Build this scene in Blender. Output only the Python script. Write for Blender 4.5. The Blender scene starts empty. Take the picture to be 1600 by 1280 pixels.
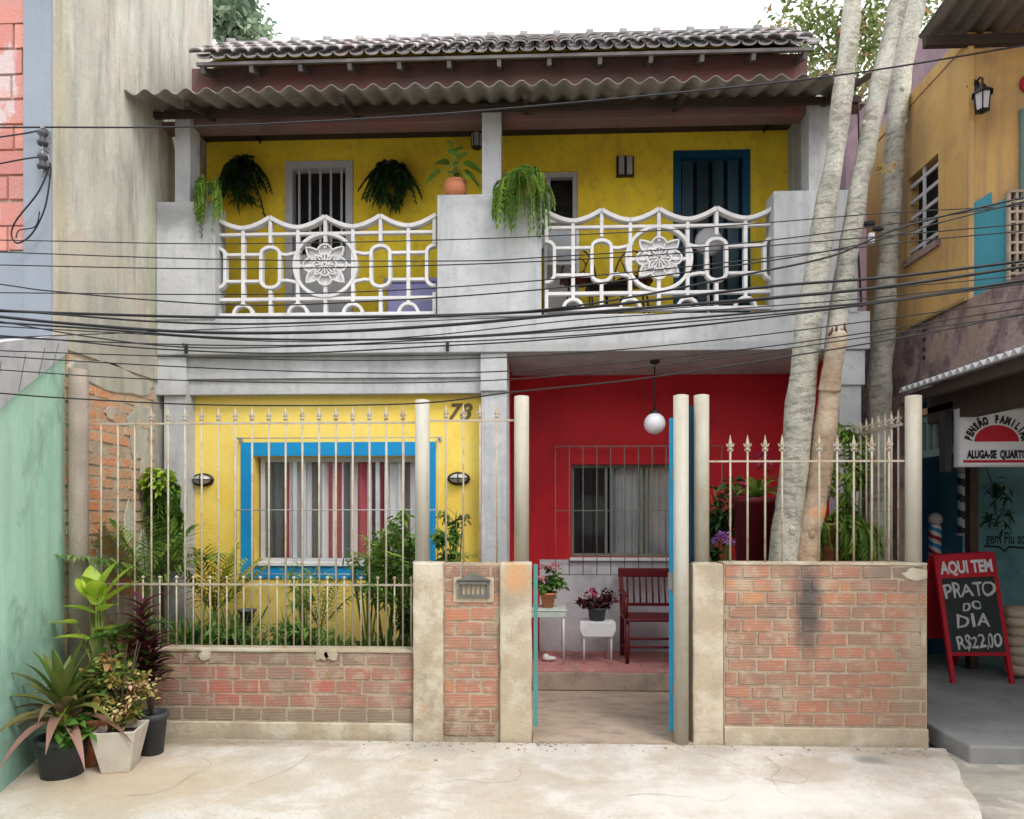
import bpy, bmesh, math, random
from mathutils import Vector, Matrix, noise
R = math.radians
random.seed(7)
SC = bpy.context.scene
COL = SC.collection

# ------------------------------------------------------------------ camera
F, CU, CV = 1067.0, 800.0, 800.0          # focal length in photo pixels, principal column, horizon row
YAW = math.atan(40/1067)
CAM = Vector((0, -4.74, 1.59))
cs, sn = math.cos(YAW), math.sin(YAW)
cam = bpy.data.cameras.new('camera'); camo = bpy.data.objects.new('camera', cam); COL.objects.link(camo)
cam.sensor_width = 36; cam.lens = 36*F/1600; cam.shift_y = 0.1
cam.clip_start = 0.05; cam.clip_end = 2000
camo.location = CAM; camo.rotation_euler = (R(90), 0, YAW)
SC.camera = camo

# ------------------------------------------------------------------ light
SUN_EL, SUN_AZ = R(52), R(38)            # azimuth: from -Y (street side) towards +X
w = bpy.data.worlds.new('World'); SC.world = w; w.use_nodes = True
nt = w.node_tree; nt.nodes.clear()
out = nt.nodes.new('ShaderNodeOutputWorld'); bg = nt.nodes.new('ShaderNodeBackground')
sky = nt.nodes.new('ShaderNodeTexSky'); sky.sky_type = 'NISHITA'; sky.sun_disc = False
sky.sun_elevation = SUN_EL; sky.sun_rotation = math.pi - SUN_AZ
sky.dust_density = 3; sky.air_density = 1.2; sky.ozone_density = 1
tc = nt.nodes.new('ShaderNodeTexCoord'); nz = nt.nodes.new('ShaderNodeTexNoise'); nz.inputs['Scale'].default_value = 2.2
nz.inputs['Detail'].default_value = 6
rp = nt.nodes.new('ShaderNodeValToRGB'); rp.color_ramp.elements[0].position = .25; rp.color_ramp.elements[1].position = .5
rp.color_ramp.elements[0].color = (.72, .72, .72, 1); rp.color_ramp.elements[1].color = (1, 1, 1, 1)
mx = nt.nodes.new('ShaderNodeMix'); mx.data_type = 'RGBA'
mx.inputs[7].default_value = (7.0, 7.2, 7.4, 1)       # overcast cloud sheet
nt.links.new(tc.outputs['Generated'], nz.inputs['Vector']); nt.links.new(nz.outputs['Fac'], rp.inputs['Fac'])
nt.links.new(rp.outputs['Color'], mx.inputs[0]); nt.links.new(sky.outputs[0], mx.inputs[6])
nt.links.new(mx.outputs[2], bg.inputs['Color']); bg.inputs['Strength'].default_value = 0.15
nt.links.new(bg.outputs[0], out.inputs[0])
sl = bpy.data.lights.new('sun', 'SUN'); sl.energy = 1.15; sl.angle = R(18); sl.color = (1, .95, .87)
so = bpy.data.objects.new('sun', sl); COL.objects.link(so)
sd = Vector((math.sin(SUN_AZ)*math.cos(SUN_EL), -math.cos(SUN_AZ)*math.cos(SUN_EL), math.sin(SUN_EL)))
so.rotation_euler = sd.to_track_quat('Z', 'Y').to_euler(); so.location = (4, -8, 12)
SC.view_settings.view_transform = 'Standard'; SC.view_settings.look = 'None'
SC.view_settings.exposure = 1.02; SC.view_settings.gamma = 1; SC.view_settings.use_curve_mapping = False

# ------------------------------------------------------------------ measuring: photo pixel -> point on a world plane
def ray(u, v):
    a = (u-CU)/F; b = (CV-v)/F
    return Vector((a*cs - sn, cs + a*sn, b))
def W(u, v, Y):
    r = ray(u, v); return CAM + r*((Y-CAM.y)/r.y)
def WX(u, v, X):
    r = ray(u, v); return CAM + r*(X/r.x)
def X_(u, Y): return W(u, 800, Y).x
def Z_(v, Y, u=800): return W(u, v, Y).z

# ------------------------------------------------------------------ materials
def mk(name, col, col2=None, scale=3, rough=.85, bump=.15, bscale=60, rnd=0, ramp=None, stain=None, streak=None,
       metal=0, trans=0, spec=.3, groove=0, speck=None, emit=0, patches=None):
    m = bpy.data.materials.new(name); m.use_nodes = True; t = m.node_tree; N = t.nodes; L = t.links
    b = N['Principled BSDF']; b.inputs['Roughness'].default_value = rough; b.inputs['Metallic'].default_value = metal
    b.inputs['Specular IOR Level'].default_value = spec
    g = N.new('ShaderNodeNewGeometry')
    def nse(sc, det=5, stretch=None, rgh=.6):
        n = N.new('ShaderNodeTexNoise'); n.inputs['Scale'].default_value = sc; n.inputs['Detail'].default_value = det
        n.inputs['Roughness'].default_value = rgh
        if stretch:
            mp = N.new('ShaderNodeMapping'); mp.inputs['Scale'].default_value = stretch
            L.new(g.outputs['Position'], mp.inputs['Vector']); L.new(mp.outputs[0], n.inputs['Vector'])
        else: L.new(g.outputs['Position'], n.inputs['Vector'])
        return n.outputs['Fac']
    def rmp(f, a, c):
        r = N.new('ShaderNodeMapRange'); r.inputs['From Min'].default_value = a; r.inputs['From Max'].default_value = c
        L.new(f, r.inputs['Value']); return r.outputs[0]
    def mix(f, c1, c2):
        x = N.new('ShaderNodeMix'); x.data_type = 'RGBA'
        L.new(f, x.inputs[0])
        if hasattr(c1, 'links'): L.new(c1, x.inputs[6])
        else: x.inputs[6].default_value = (*c1, 1)
        x.inputs[7].default_value = (*c2, 1)
        return x.outputs[2]
    at = None
    if rnd or ramp:
        at = N.new('ShaderNodeAttribute'); at.attribute_name = 'rnd'
    cur = None
    if ramp:
        cr = N.new('ShaderNodeValToRGB'); e = cr.color_ramp
        while len(e.elements) < len(ramp): e.elements.new(.5)
        for k, (p, c) in enumerate(ramp): e.elements[k].position = p; e.elements[k].color = (*c, 1)
        L.new(at.outputs['Fac'], cr.inputs[0]); cur = cr.outputs[0]
        if col2: cur = mix(rmp(nse(scale), .45, .75), cur, col2)
    else:
        c2 = col2 or tuple(min(1, x*.82) for x in col)
        cur = mix(rmp(nse(scale), .35, .65), col, c2)
    for (sc, c3, lo, hi, amt, st) in ([] if not stain else stain):
        f = rmp(nse(sc, 6, st, .65), lo-.05, hi-.10)
        mm = N.new('ShaderNodeMath'); mm.operation = 'MULTIPLY'; mm.inputs[1].default_value = amt; L.new(f, mm.inputs[0])
        cur = mix(mm.outputs[0], cur, c3)
    for (cx, cy, cz, rx, ry, rz, c3, amt) in ([] if not patches else patches):   # a stain with a place of its own
        mp = N.new('ShaderNodeMapping'); mp.vector_type = 'POINT'
        mp.inputs['Scale'].default_value = (1/rx, 1/ry, 1/rz); mp.inputs['Location'].default_value = (-cx/rx, -cy/ry, -cz/rz)
        L.new(g.outputs['Position'], mp.inputs['Vector'])
        vl = N.new('ShaderNodeVectorMath'); vl.operation = 'LENGTH'; L.new(mp.outputs[0], vl.inputs[0])
        ad = N.new('ShaderNodeMath'); ad.operation = 'MULTIPLY_ADD'; ad.inputs[1].default_value = .9; L.new(nse(9, 5), ad.inputs[0]); L.new(vl.outputs['Value'], ad.inputs[2])
        r = N.new('ShaderNodeMapRange'); r.inputs['From Min'].default_value = 1.5; r.inputs['From Max'].default_value = .8; r.inputs['To Max'].default_value = amt
        L.new(ad.outputs[0], r.inputs['Value']); cur = mix(r.outputs[0], cur, c3)
    if streak:
        (c3, lo, hi, amt) = streak
        f = rmp(nse(1, 6, (6.5, 6.5, .7), .7), lo-.06, hi-.10)
        mm = N.new('ShaderNodeMath'); mm.operation = 'MULTIPLY'; mm.inputs[1].default_value = amt; L.new(f, mm.inputs[0])
        cur = mix(mm.outputs[0], cur, c3)
    if rnd and not ramp:
        hs = N.new('ShaderNodeHueSaturation'); mr = N.new('ShaderNodeMapRange')
        mr.inputs['To Min'].default_value = 1-rnd; mr.inputs['To Max'].default_value = 1+rnd
        L.new(at.outputs['Fac'], mr.inputs['Value']); L.new(mr.outputs[0], hs.inputs['Value'])
        mh = N.new('ShaderNodeMapRange'); mh.inputs['To Min'].default_value = .5+.04*rnd; mh.inputs['To Max'].default_value = .5-.05*rnd
        L.new(at.outputs['Fac'], mh.inputs['Value']); L.new(mh.outputs[0], hs.inputs['Hue'])
        L.new(cur, hs.inputs['Color']); cur = hs.outputs[0]
    L.new(cur, b.inputs['Base Color'])
    if bump:
        bp = N.new('ShaderNodeBump'); bp.inputs['Strength'].default_value = bump; bp.inputs['Distance'].default_value = .02
        h = nse(bscale, 6)
        if groove:
            wv = N.new('ShaderNodeTexWave'); wv.bands_direction = 'Z'; wv.inputs['Scale'].default_value = groove
            wv.inputs['Distortion'].default_value = 1.0
            L.new(g.outputs['Position'], wv.inputs['Vector'])
            ad = N.new('ShaderNodeMath'); ad.operation = 'ADD'; L.new(h, ad.inputs[0]); L.new(wv.outputs['Fac'], ad.inputs[1]); h = ad.outputs[0]
        L.new(h, bp.inputs['Height']); L.new(bp.outputs[0], b.inputs['Normal'])
    if emit:
        L.new(cur, b.inputs['Emission Color']); b.inputs['Emission Strength'].default_value = emit
    if trans:
        tr = N.new('ShaderNodeBsdfTranslucent'); L.new(cur, tr.inputs['Color'])
        ms = N.new('ShaderNodeMixShader'); ms.inputs[0].default_value = trans
        L.new(b.outputs[0], ms.inputs[1]); L.new(tr.outputs[0], ms.inputs[2]); L.new(ms.outputs[0], N['Material Output'].inputs[0])
    return m

def glass_mat(name, tint=(.8, .85, .85), refl=.12):
    m = bpy.data.materials.new(name); m.use_nodes = True; t = m.node_tree; N = t.nodes; N.clear()
    o = N.new('ShaderNodeOutputMaterial'); a = N.new('ShaderNodeBsdfTransparent'); a.inputs[0].default_value = (*tint, 1)
    g = N.new('ShaderNodeBsdfGlossy'); g.inputs['Roughness'].default_value = .04
    f = N.new('ShaderNodeLayerWeight'); f.inputs[0].default_value = .25
    ad = N.new('ShaderNodeMath'); ad.operation = 'MULTIPLY_ADD'; ad.inputs[1].default_value = .35; ad.inputs[2].default_value = refl*.3; t.links.new(f.outputs['Facing'], ad.inputs[0])
    mx_ = N.new('ShaderNodeMixShader'); t.links.new(ad.outputs[0], mx_.inputs[0]); t.links.new(a.outputs[0], mx_.inputs[1])
    t.links.new(g.outputs[0], mx_.inputs[2]); t.links.new(mx_.outputs[0], o.inputs[0]); return m

px0, pz0 = X_(1262, 0), 1.0
M = dict(
 yellow=mk('yellow_paint', (.78, .57, .10), (.72, .49, .07), 1.6, bump=.12, bscale=30, stain=[(3, (.55, .42, .12), .55, .8, .6, (1, 1, .5)), (14, (.62, .47, .14), .58, .74, .5, None), (1.2, (.82, .66, .2), .52, .7, .5, None)], patches=[(-2, 1.42, .5, 3, .5, .45, (.50, .38, .12), .6)]),
 yellow_up=mk('deep_yellow_paint', (.90, .68, .045), (.80, .56, .03), 1.5, bump=.12, bscale=30, stain=[(4, (.45, .32, .06), .55, .85, .5, (1, 1, .6)), (12, (.6, .42, .06), .58, .74, .5, None)]),
 red=mk('red_paint', (.50, .012, .020), (.42, .010, .018), 1.4, bump=.08, bscale=30, rough=.7, stain=[(3, (.22, .01, .02), .55, .8, .5, None)]),
 white_wall=mk('whitewash', (.55, .55, .58), (.44, .44, .47), 3, stain=[(5, (.3, .29, .3), .55, .8, .6, None)]),
 concrete=mk('grey_painted_concrete', (.47, .475, .49), (.385, .39, .405), 2.2, bump=.2, bscale=45,
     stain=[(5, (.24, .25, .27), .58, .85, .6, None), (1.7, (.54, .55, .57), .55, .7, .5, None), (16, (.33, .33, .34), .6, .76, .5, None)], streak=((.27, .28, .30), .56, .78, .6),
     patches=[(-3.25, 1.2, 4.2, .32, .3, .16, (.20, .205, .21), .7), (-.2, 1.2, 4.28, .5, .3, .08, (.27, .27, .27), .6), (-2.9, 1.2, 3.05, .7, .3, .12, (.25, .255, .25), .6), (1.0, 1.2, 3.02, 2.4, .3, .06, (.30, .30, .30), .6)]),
 beige=mk('weathered_beige_render', (.50, .48, .41), (.41, .39, .33), 1.1, bump=.3, bscale=22,
     stain=[(2.2, (.30, .29, .26), .52, .75, .65, (1, 1, .35)), (1.3, (.52, .42, .34), .56, .72, .5, None), (3.1, (.6, .58, .5), .55, .7, .6, (1, 1, .3))],
     streak=((.27, .26, .22), .54, .75, .75), patches=[(-3.4, -.02, 5, .5, .10, 4, (.46, .40, .27), .6), (-3.4, 1.15, 3.6, .5, .12, 1.1, (.30, .33, .20), .6), (-3.4, .9, 3.0, .5, .5, .25, (.25, .25, .23), .6)]),
 blue_grey=mk('blue_grey_paint', (.255, .285, .33), (.21, .235, .28), 1.4, streak=((.25, .29, .35), .5, .8, .6), stain=[(6, (.22, .25, .28), .6, .85, .5, None)]),
 green=mk('mint_green_paint', (.47, .76, .63), (.38, .66, .53), 1.1, bump=.15, bscale=25, rough=.75,
     streak=((.32, .52, .42), .5, .75, .6), stain=[(9, (.56, .74, .64), .62, .72, .6, None), (2.5, (.46, .66, .56), .5, .7, .6, (1, 1, .4)), (2.2, (.16, .27, .23), .60, .8, .75, (1, 1, .8))],
     patches=[(-3.05, -.7, .2, .35, .7, .75, (.12, .24, .21), .6)]),
 pillar=mk('tan_render', (.50, .42, .31), (.42, .34, .25), 2.2, bump=.35, bscale=30,
     stain=[(3.5, (.30, .26, .21), .52, .78, .65, (1, 1, .6)), (2.6, (.60, .54, .44), .54, .68, .7, None), (7, (.50, .30, .16), .64, .8, .5, None)],
     patches=[(X_(808, 0), 0, 1.15, .12, .3, .16, (.58, .31, .14), .8), (X_(668, 0), 0, 1.2, .16, .3, .12, (.62, .55, .45), .8)]),
 mortar=mk('mortar', (.50, .40, .30), (.41, .325, .24), 6, bump=.6, bscale=70, stain=[(3, (.28, .23, .18), .5, .75, .6, None)], patches=[(px0, 0, pz0-.04, .115, .4, .46, (.10, .095, .09), .9)]),
 brick=mk('hollow_brick', None, (.40, .27, .19), 5, bump=.35, bscale=60, groove=30,
     ramp=[(0, (.28, .16, .115)), (.3, (.41, .215, .145)), (.55, (.47, .215, .145)), (.75, (.50, .20, .13)), (.9, (.57, .26, .13)), (1, (.46, .33, .22))],
     stain=[(2.2, (.26, .19, .15), .5, .75, .75, (1, 1, 1.3)), (5, (.47, .37, .28), .58, .74, .6, None), (13, (.5, .4, .3), .60, .74, .6, None)],
     patches=[(px0, 0, pz0-.04, .115, .4, .46, (.085, .08, .08), .9), (X_(1160, 0), 0, 1.12, .07, .3, .12, (.48, .39, .30), .9), (X_(1432, 0), 0, .75, .1, .3, .35, (.44, .36, .27), .8), (X_(1430, 0), 0, .32, .2, .4, .35, (.28, .24, .17), .7), (X_(1400, 0), 0, 1.15, .35, .4, .13, (.24, .19, .16), .75)]),
 brick_grey=mk('dark_hollow_brick', None, (.31, .215, .165), 5, bump=.35, bscale=60, groove=30,
     ramp=[(0, (.25, .16, .125)), (.4, (.34, .18, .14)), (.85, (.43, .165, .125)), (1, (.50, .15, .11))],
     stain=[(3, (.27, .215, .17), .5, .75, .7, (1, 1, 1.3)), (8, (.46, .37, .28), .56, .7, .55, None)],
     patches=[(-2, 0, .12, 3.5, .4, .10, (.26, .205, .15), .8)]),
 brick_side=mk('rough_orange_brick', None, (.42, .31, .22), 4, bump=.6, bscale=40,
     ramp=[(0, (.50, .28, .17)), (.4, (.58, .26, .14)), (.7, (.62, .22, .11)), (1, (.64, .32, .17))],
     stain=[(3, (.50, .40, .29), .54, .68, .75, None), (8, (.28, .20, .15), .64, .82, .5, None)],
     patches=[(-3.4, 1.05, 1.9, 1, .25, 1.0, (.48, .39, .28), .85)]),
 panel=mk('red_brick_panel', None, None, 4, bump=.4, bscale=50, ramp=[(0, (.46, .19, .17)), (1, (.56, .25, .20))], stain=[(2, (.38, .24, .24), .5, .8, .6, None), (4, (.52, .46, .47), .60, .72, .8, (1, 1, .45))]),
 white_cast=mk('white_cast_concrete', (.66, .65, .66), (.56, .55, .56), 6, bump=.2, bscale=90, stain=[(9, (.42, .41, .42), .6, .8, .55, None)]),
 fibro=mk('fibre_cement', (.23, .205, .19), (.17, .145, .13), 4, bump=.3, stain=[(6, (.31, .285, .26), .5, .7, .6, None), (3, (.10, .085, .07), .5, .75, .6, None)]),
 tile=mk('clay_tile', None, (.38, .36, .36), 5, bump=.3, ramp=[(0, (.26, .25, .25)), (.5, (.36, .34, .345)), (.9, (.42, .39, .39)), (1, (.45, .28, .26))]),
 brown=mk('brown_painted_beam', (.19, .115, .11), (.155, .095, .09), 2, bump=.15, bscale=20, stain=[(3, (.10, .055, .05), .5, .75, .6, (1, 1, 1)), (1.1, (.22, .085, .08), .55, .7, .7, None)]),
 dark_wood=mk('dark_wood', (.05, .032, .026), (.035, .024, .02), 5),
 grey_wood=mk('grey_rafter', (.17, .155, .15), (.11, .10, .10), 6),
 steel=mk('cream_painted_steel', (.43, .395, .32), (.37, .34, .27), 5, rough=.55, bump=.05, stain=[(11, (.36, .24, .15), .60, .78, .5, None)], streak=((.50, .49, .44), .5, .7, .6)),
 bar=mk('pale_steel_bar', (.44, .41, .34), (.40, .34, .26), 9, rough=.6, bump=.05, stain=[(14, (.34, .20, .12), .56, .72, .7, None)]),
 grille=mk('grey_steel_bar', (.44, .44, .44), (.36, .36, .36), 9, rough=.5, bump=0),
 grille_green=mk('green_grey_bar', (.22, .25, .20), (.18, .2, .17), 9, rough=.5, bump=0),
 blue=mk('bright_blue_paint', (.005, .26, .56), (.005, .22, .49), 2, rough=.55, bump=.05),
 gate_blue=mk('blue_gate_paint', (.02, .38, .70), (.02, .32, .6), 4, rough=.45, bump=.05),
 teal_jamb=mk('teal_jamb_paint', (.07, .27, .26), (.08, .22, .21), 4, rough=.5, bump=.05),
 door_blue=mk('dark_blue_door', (.004, .065, .13), (.003, .045, .09), 3, rough=.5, bump=.05),
 door_dark=mk('dark_door_panel', (.02, .045, .06), (.012, .03, .04), 3, rough=.4, bump=.05, streak=((.04, .10, .14), .5, .7, .6)),
 alu=mk('aluminium', (.50, .50, .52), (.42, .42, .44), 5, rough=.45, bump=0),
 sill=mk('white_sill', (.68, .68, .68), (.58, .58, .58), 6, rough=.6),
 dark=mk('painted_dark_interior', (.02, .02, .022), (.012, .012, .014), 3),  # near-black colour carries the shade inside openings
 glass=glass_mat('window_glass', (.98, .985, .985)),
 curtain=mk('striped_curtain', None, None, 3, bump=.05, ramp=[(0, (.82, .80, .83)), (.45, (.80, .78, .80)), (.5, (.50, .07, .09)), (.74, (.40, .06, .07)), (.78, (.12, .115, .12)), (1, (.12, .115, .12))], trans=.15),
 curtain_grey=mk('grey_curtain', (.50, .49, .49), (.36, .355, .36), 3, bump=.05),
 terracotta=mk('terracotta', (.56, .21, .11), (.48, .17, .09), 7, bump=.15, stain=[(9, (.5, .36, .28), .6, .8, .6, None)]),
 plastic=mk('black_plastic', (.045, .05, .058), (.06, .065, .075), 9, rough=.5, bump=.08),
 pot_beige=mk('beige_planter', (.56, .51, .45), (.50, .45, .40), 6, rough=.6, bump=.1, stain=[(7, (.36, .31, .26), .6, .8, .6, None)]),
 soil=mk('soil', (.06, .042, .03), (.035, .025, .02), 30, bump=.8, bscale=60),
 chair=mk('dark_red_paint', (.115, .007, .012), (.09, .006, .01), 5, rough=.45, bump=.05),
 white_paint=mk('white_paint', (.72, .72, .73), (.62, .62, .63), 6, rough=.5, bump=.03),
 table_paint=mk('pale_green_white_paint', (.50, .56, .52), (.42, .48, .44), 8, rough=.5, bump=.05),
 porch_tile=mk('terracotta_floor', (.50, .20, .19), (.42, .17, .15), 3, rough=.5, bump=.1, stain=[(5, (.34, .2, .17), .5, .7, .6, None), (9, (.6, .4, .36), .62, .75, .6, None)]),
 path=mk('tan_concrete_path', (.44, .34, .265), (.37, .28, .22), 2.5, bump=.3, stain=[(4, (.19, .155, .13), .52, .75, .65, (1, 2, 1))]),
 iron=mk('black_iron', (.015, .014, .016), (.02, .018, .02), 9, rough=.4, bump=.05),
 rubber=mk('cable_rubber', (.018, .018, .022), (.012, .012, .014), 20, rough=.5, bump=0),
 galv=mk('galvanised', (.33, .34, .36), (.26, .27, .28), 9, rough=.45, metal=.4, bump=.05),
 letter=mk('cast_aluminium', (.19, .185, .17), (.13, .125, .115), 12, rough=.55, metal=.3, bump=.1),
 lens=mk('lamp_glass', (.42, .40, .40), (.30, .28, .28), 6, rough=.2, bump=0, spec=.6),
 opal=mk('opal_globe', (.80, .78, .82), (.74, .73, .77), 2, rough=.25, bump=0),
 bark=mk('pale_bark', (.45, .43, .37), (.31, .295, .25), 6, bump=.9, bscale=30,
     stain=[(9, (.17, .165, .14), .54, .7, .75, (1, 1, 3.5)), (3, (.56, .54, .48), .52, .68, .7, (1, 1, .5)), (2.2, (.33, .35, .20), .64, .80, .4, None), (40, (.16, .15, .12), .62, .72, .7, (1, 1, 3))]),
 bark_brown=mk('brown_bark', (.40, .29, .20), (.30, .215, .15), 6, bump=.7, bscale=35,
     stain=[(7, (.19, .14, .10), .52, .7, .65, (1, 1, 2.5)), (3, (.5, .40, .30), .52, .68, .7, None)],
     patches=[(X_(1277, .28), .28, 1.58, .12, .3, .07, (.62, .26, .09), .9), (X_(1320, .28), .28, 3.6, .3, .4, 1.35, (.46, .44, .38), .95), (X_(1362, .28), .28, 5.0, .4, .4, 1.5, (.46, .44, .38), .95)]),
 bark_dark=mk('dark_bark', (.25, .235, .185), (.17, .165, .12), 5, bump=.6, stain=[(3, (.20, .21, .10), .5, .7, .7, None)]),  # dark grey-brown bark with olive patches
 orange=mk('orange_paint', (.56, .36, .13), (.50, .29, .10), 1.2, bump=.15, bscale=25, stain=[(1.6, (.33, .21, .10), .5, .72, .7, None)], streak=((.22, .16, .11), .56, .8, .6)),
 ochre=mk('dirty_ochre', (.30, .21, .08), (.22, .15, .07), 3),
 teal=mk('teal_paint', (.05, .24, .30), (.04, .19, .24), 2),
 shop=mk('faded_teal_shop_paint', (.22, .43, .46), (.17, .35, .38), 2, stain=[(3, (.09, .16, .17), .5, .75, .6, None)]),
 shop_panel=mk('grey_green_boards', (.16, .22, .21), (.12, .17, .16), 3),
 stone=mk('purple_rough_wall', (.25, .175, .18), (.17, .115, .115), 5, bump=1.0, bscale=16,
     stain=[(6, (.10, .065, .07), .5, .64, .7, None), (4, (.34, .26, .25), .52, .66, .7, None), (2, (.28, .19, .13), .55, .7, .5, None)]),
 mauve=mk('mauve_wall', (.23, .16, .19), (.18, .12, .145), 2.5, bump=.3, stain=[(4, (.13, .09, .11), .5, .7, .6, (1, 1, .5))]),
 terrace=mk('grey_cement_floor', (.27, .268, .265), (.22, .22, .22), 2, bump=.15, rough=.6, stain=[(4, (.17, .175, .19), .55, .8, .6, None)]),
 board_red=mk('red_board_paint', (.42, .008, .02), (.35, .006, .015), 3, rough=.5, bump=0),
 slate=mk('chalkboard', (.02, .024, .026), (.028, .032, .034), 7, rough=.8, bump=0),
 chalk=mk('chalk', (.55, .55, .55), (.34, .34, .34), 60, bump=0),
 sign_white=mk('white_sign', (.62, .62, .66), (.54, .54, .58), 4, rough=.5, bump=0),
 ink=mk('black_lettering', (.015, .016, .02), None, 4, rough=.6, bump=0),
 sign_red=mk('red_lettering', (.42, .01, .03), None, 4, rough=.6, bump=0),
 number=mk('dark_bronze', (.10, .075, .03), None, 4, rough=.5, bump=0),
 lavender=mk('lavender_plastic', (.34, .34, .62), (.30, .30, .55), 4, rough=.5, bump=0),
 leaf=mk('mid_green_leaf', (.12, .25, .045), (.08, .18, .03), 12, rnd=.55, rough=.5, bump=0, trans=.3),
 leaf_bright=mk('bright_green_leaf', (.21, .34, .065), (.14, .26, .045), 12, rnd=.5, rough=.45, bump=0, trans=.35),
 leaf_lime=mk('lime_leaf', (.46, .58, .06), (.30, .46, .05), 14, rnd=.3, rough=.4, bump=0, trans=.35),
 leaf_dark=mk('dark_green_leaf', (.035, .09, .026), (.022, .06, .018), 12, rnd=.5, rough=.5, bump=0, trans=.2),
 leaf_yellow=mk('yellow_green_leaf', (.38, .40, .05), (.28, .33, .04), 12, rnd=.3, rough=.5, bump=0, trans=.35),
 leaf_maroon=mk('maroon_leaf', (.09, .022, .028), (.05, .014, .018), 10, rnd=.5, rough=.45, bump=0, trans=.2),
 leaf_pink=mk('pink_olive_leaf', None, None, 10, rough=.4, bump=0, ramp=[(0, (.10, .17, .03)), (.5, (.17, .17, .05)), (.75, (.20, .12, .08)), (1, (.34, .19, .16))], trans=.25),
 leaf_mixed=mk('croton_leaf', None, None, 10, rough=.45, bump=0, ramp=[(0, (.05, .12, .02)), (.5, (.13, .20, .03)), (.8, (.30, .28, .06)), (1, (.42, .18, .08))], trans=.25),
 leaf_flower=mk('pale_blossom', None, None, 10, rough=.45, bump=0, ramp=[(0, (.5, .48, .12)), (.5, (.62, .42, .25)), (1, (.62, .3, .28))], trans=.25),
 leaf_far=mk('haze_paled_leaf', None, None, 10, rough=.7, bump=0, ramp=[(0, (.13, .20, .15)), (.6, (.24, .34, .24)), (1, (.36, .45, .30))], trans=.3),  # distance haze put into the leaf colour as pale greens
 leaf_open=mk('mixed_tree_leaf', None, None, 10, rough=.6, bump=0, ramp=[(0, (.09, .13, .04)), (.6, (.24, .30, .10)), (.9, (.46, .48, .28)), (.96, (.42, .20, .08)), (1, (.45, .22, .10))], trans=.4),  # leaf tone varies at random from dark green to pale and rusty
 pink=mk('pink_petal', (.62, .22, .26), (.68, .34, .36), 14, rnd=.3, rough=.6, bump=0, trans=.3),
 magenta=mk('magenta_petal', (.45, .05, .12), (.35, .04, .1), 14, rnd=.3, rough=.6, bump=0, trans=.3),
 purple=mk('purple_petal', (.33, .20, .55), (.42, .16, .40), 14, rnd=.3, rough=.6, bump=0, trans=.3),
 stem=mk('green_stem', (.22, .27, .08), (.15, .2, .05), 12, bump=0),
 stem_brown=mk('brown_stem', (.09, .055, .04), (.06, .04, .03), 12, bump=.2),
)
M['ground'] = mk('worn_concrete', (.54, .485, .41), (.47, .41, .34), .9, bump=.5, bscale=70, rough=.85,
     stain=[(2.1, (.66, .63, .59), .5, .68, .8, None), (3.3, (.47, .38, .29), .56, .78, .6, (1, 1.8, 1)), (1.3, (.46, .44, .41), .55, .75, .5, None), (7, (.42, .37, .31), .60, .80, .35, None), (34, (.33, .29, .25), .62, .76, .55, None), (90, (.36, .32, .28), .60, .72, .5, None)],
     patches=[(X_(1365, -.3), -.28, 0, .13, .10, 1, (.25, .24, .22), .85), (X_(690, -.1), -.12, 0, .35, .22, 1, (.36, .34, .31), .6), (X_(1110, 0), -.12, 0, .22, .12, 1, (.36, .33, .29), .6), (-2.6, -.1, 0, 1.5, .12, 1, (.27, .21, .15), .8), (-2.4, -.8, 0, 1.0, .5, 1, (.50, .39, .28), .75), (1.2, -.9, 0, 1.1, .35, 1, (.68, .66, .63), .7), (2.5, -.15, 0, .35, .12, 1, (.34, .29, .23), .7)])
M['road'] = mk('old_road_concrete', (.40, .37, .33), (.33, .31, .27), 1.2, bump=.4, bscale=25, stain=[(3, (.24, .22, .19), .52, .72, .7, (1, 3, 1)), (5, (.5, .46, .38), .56, .7, .6, None)])

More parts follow.
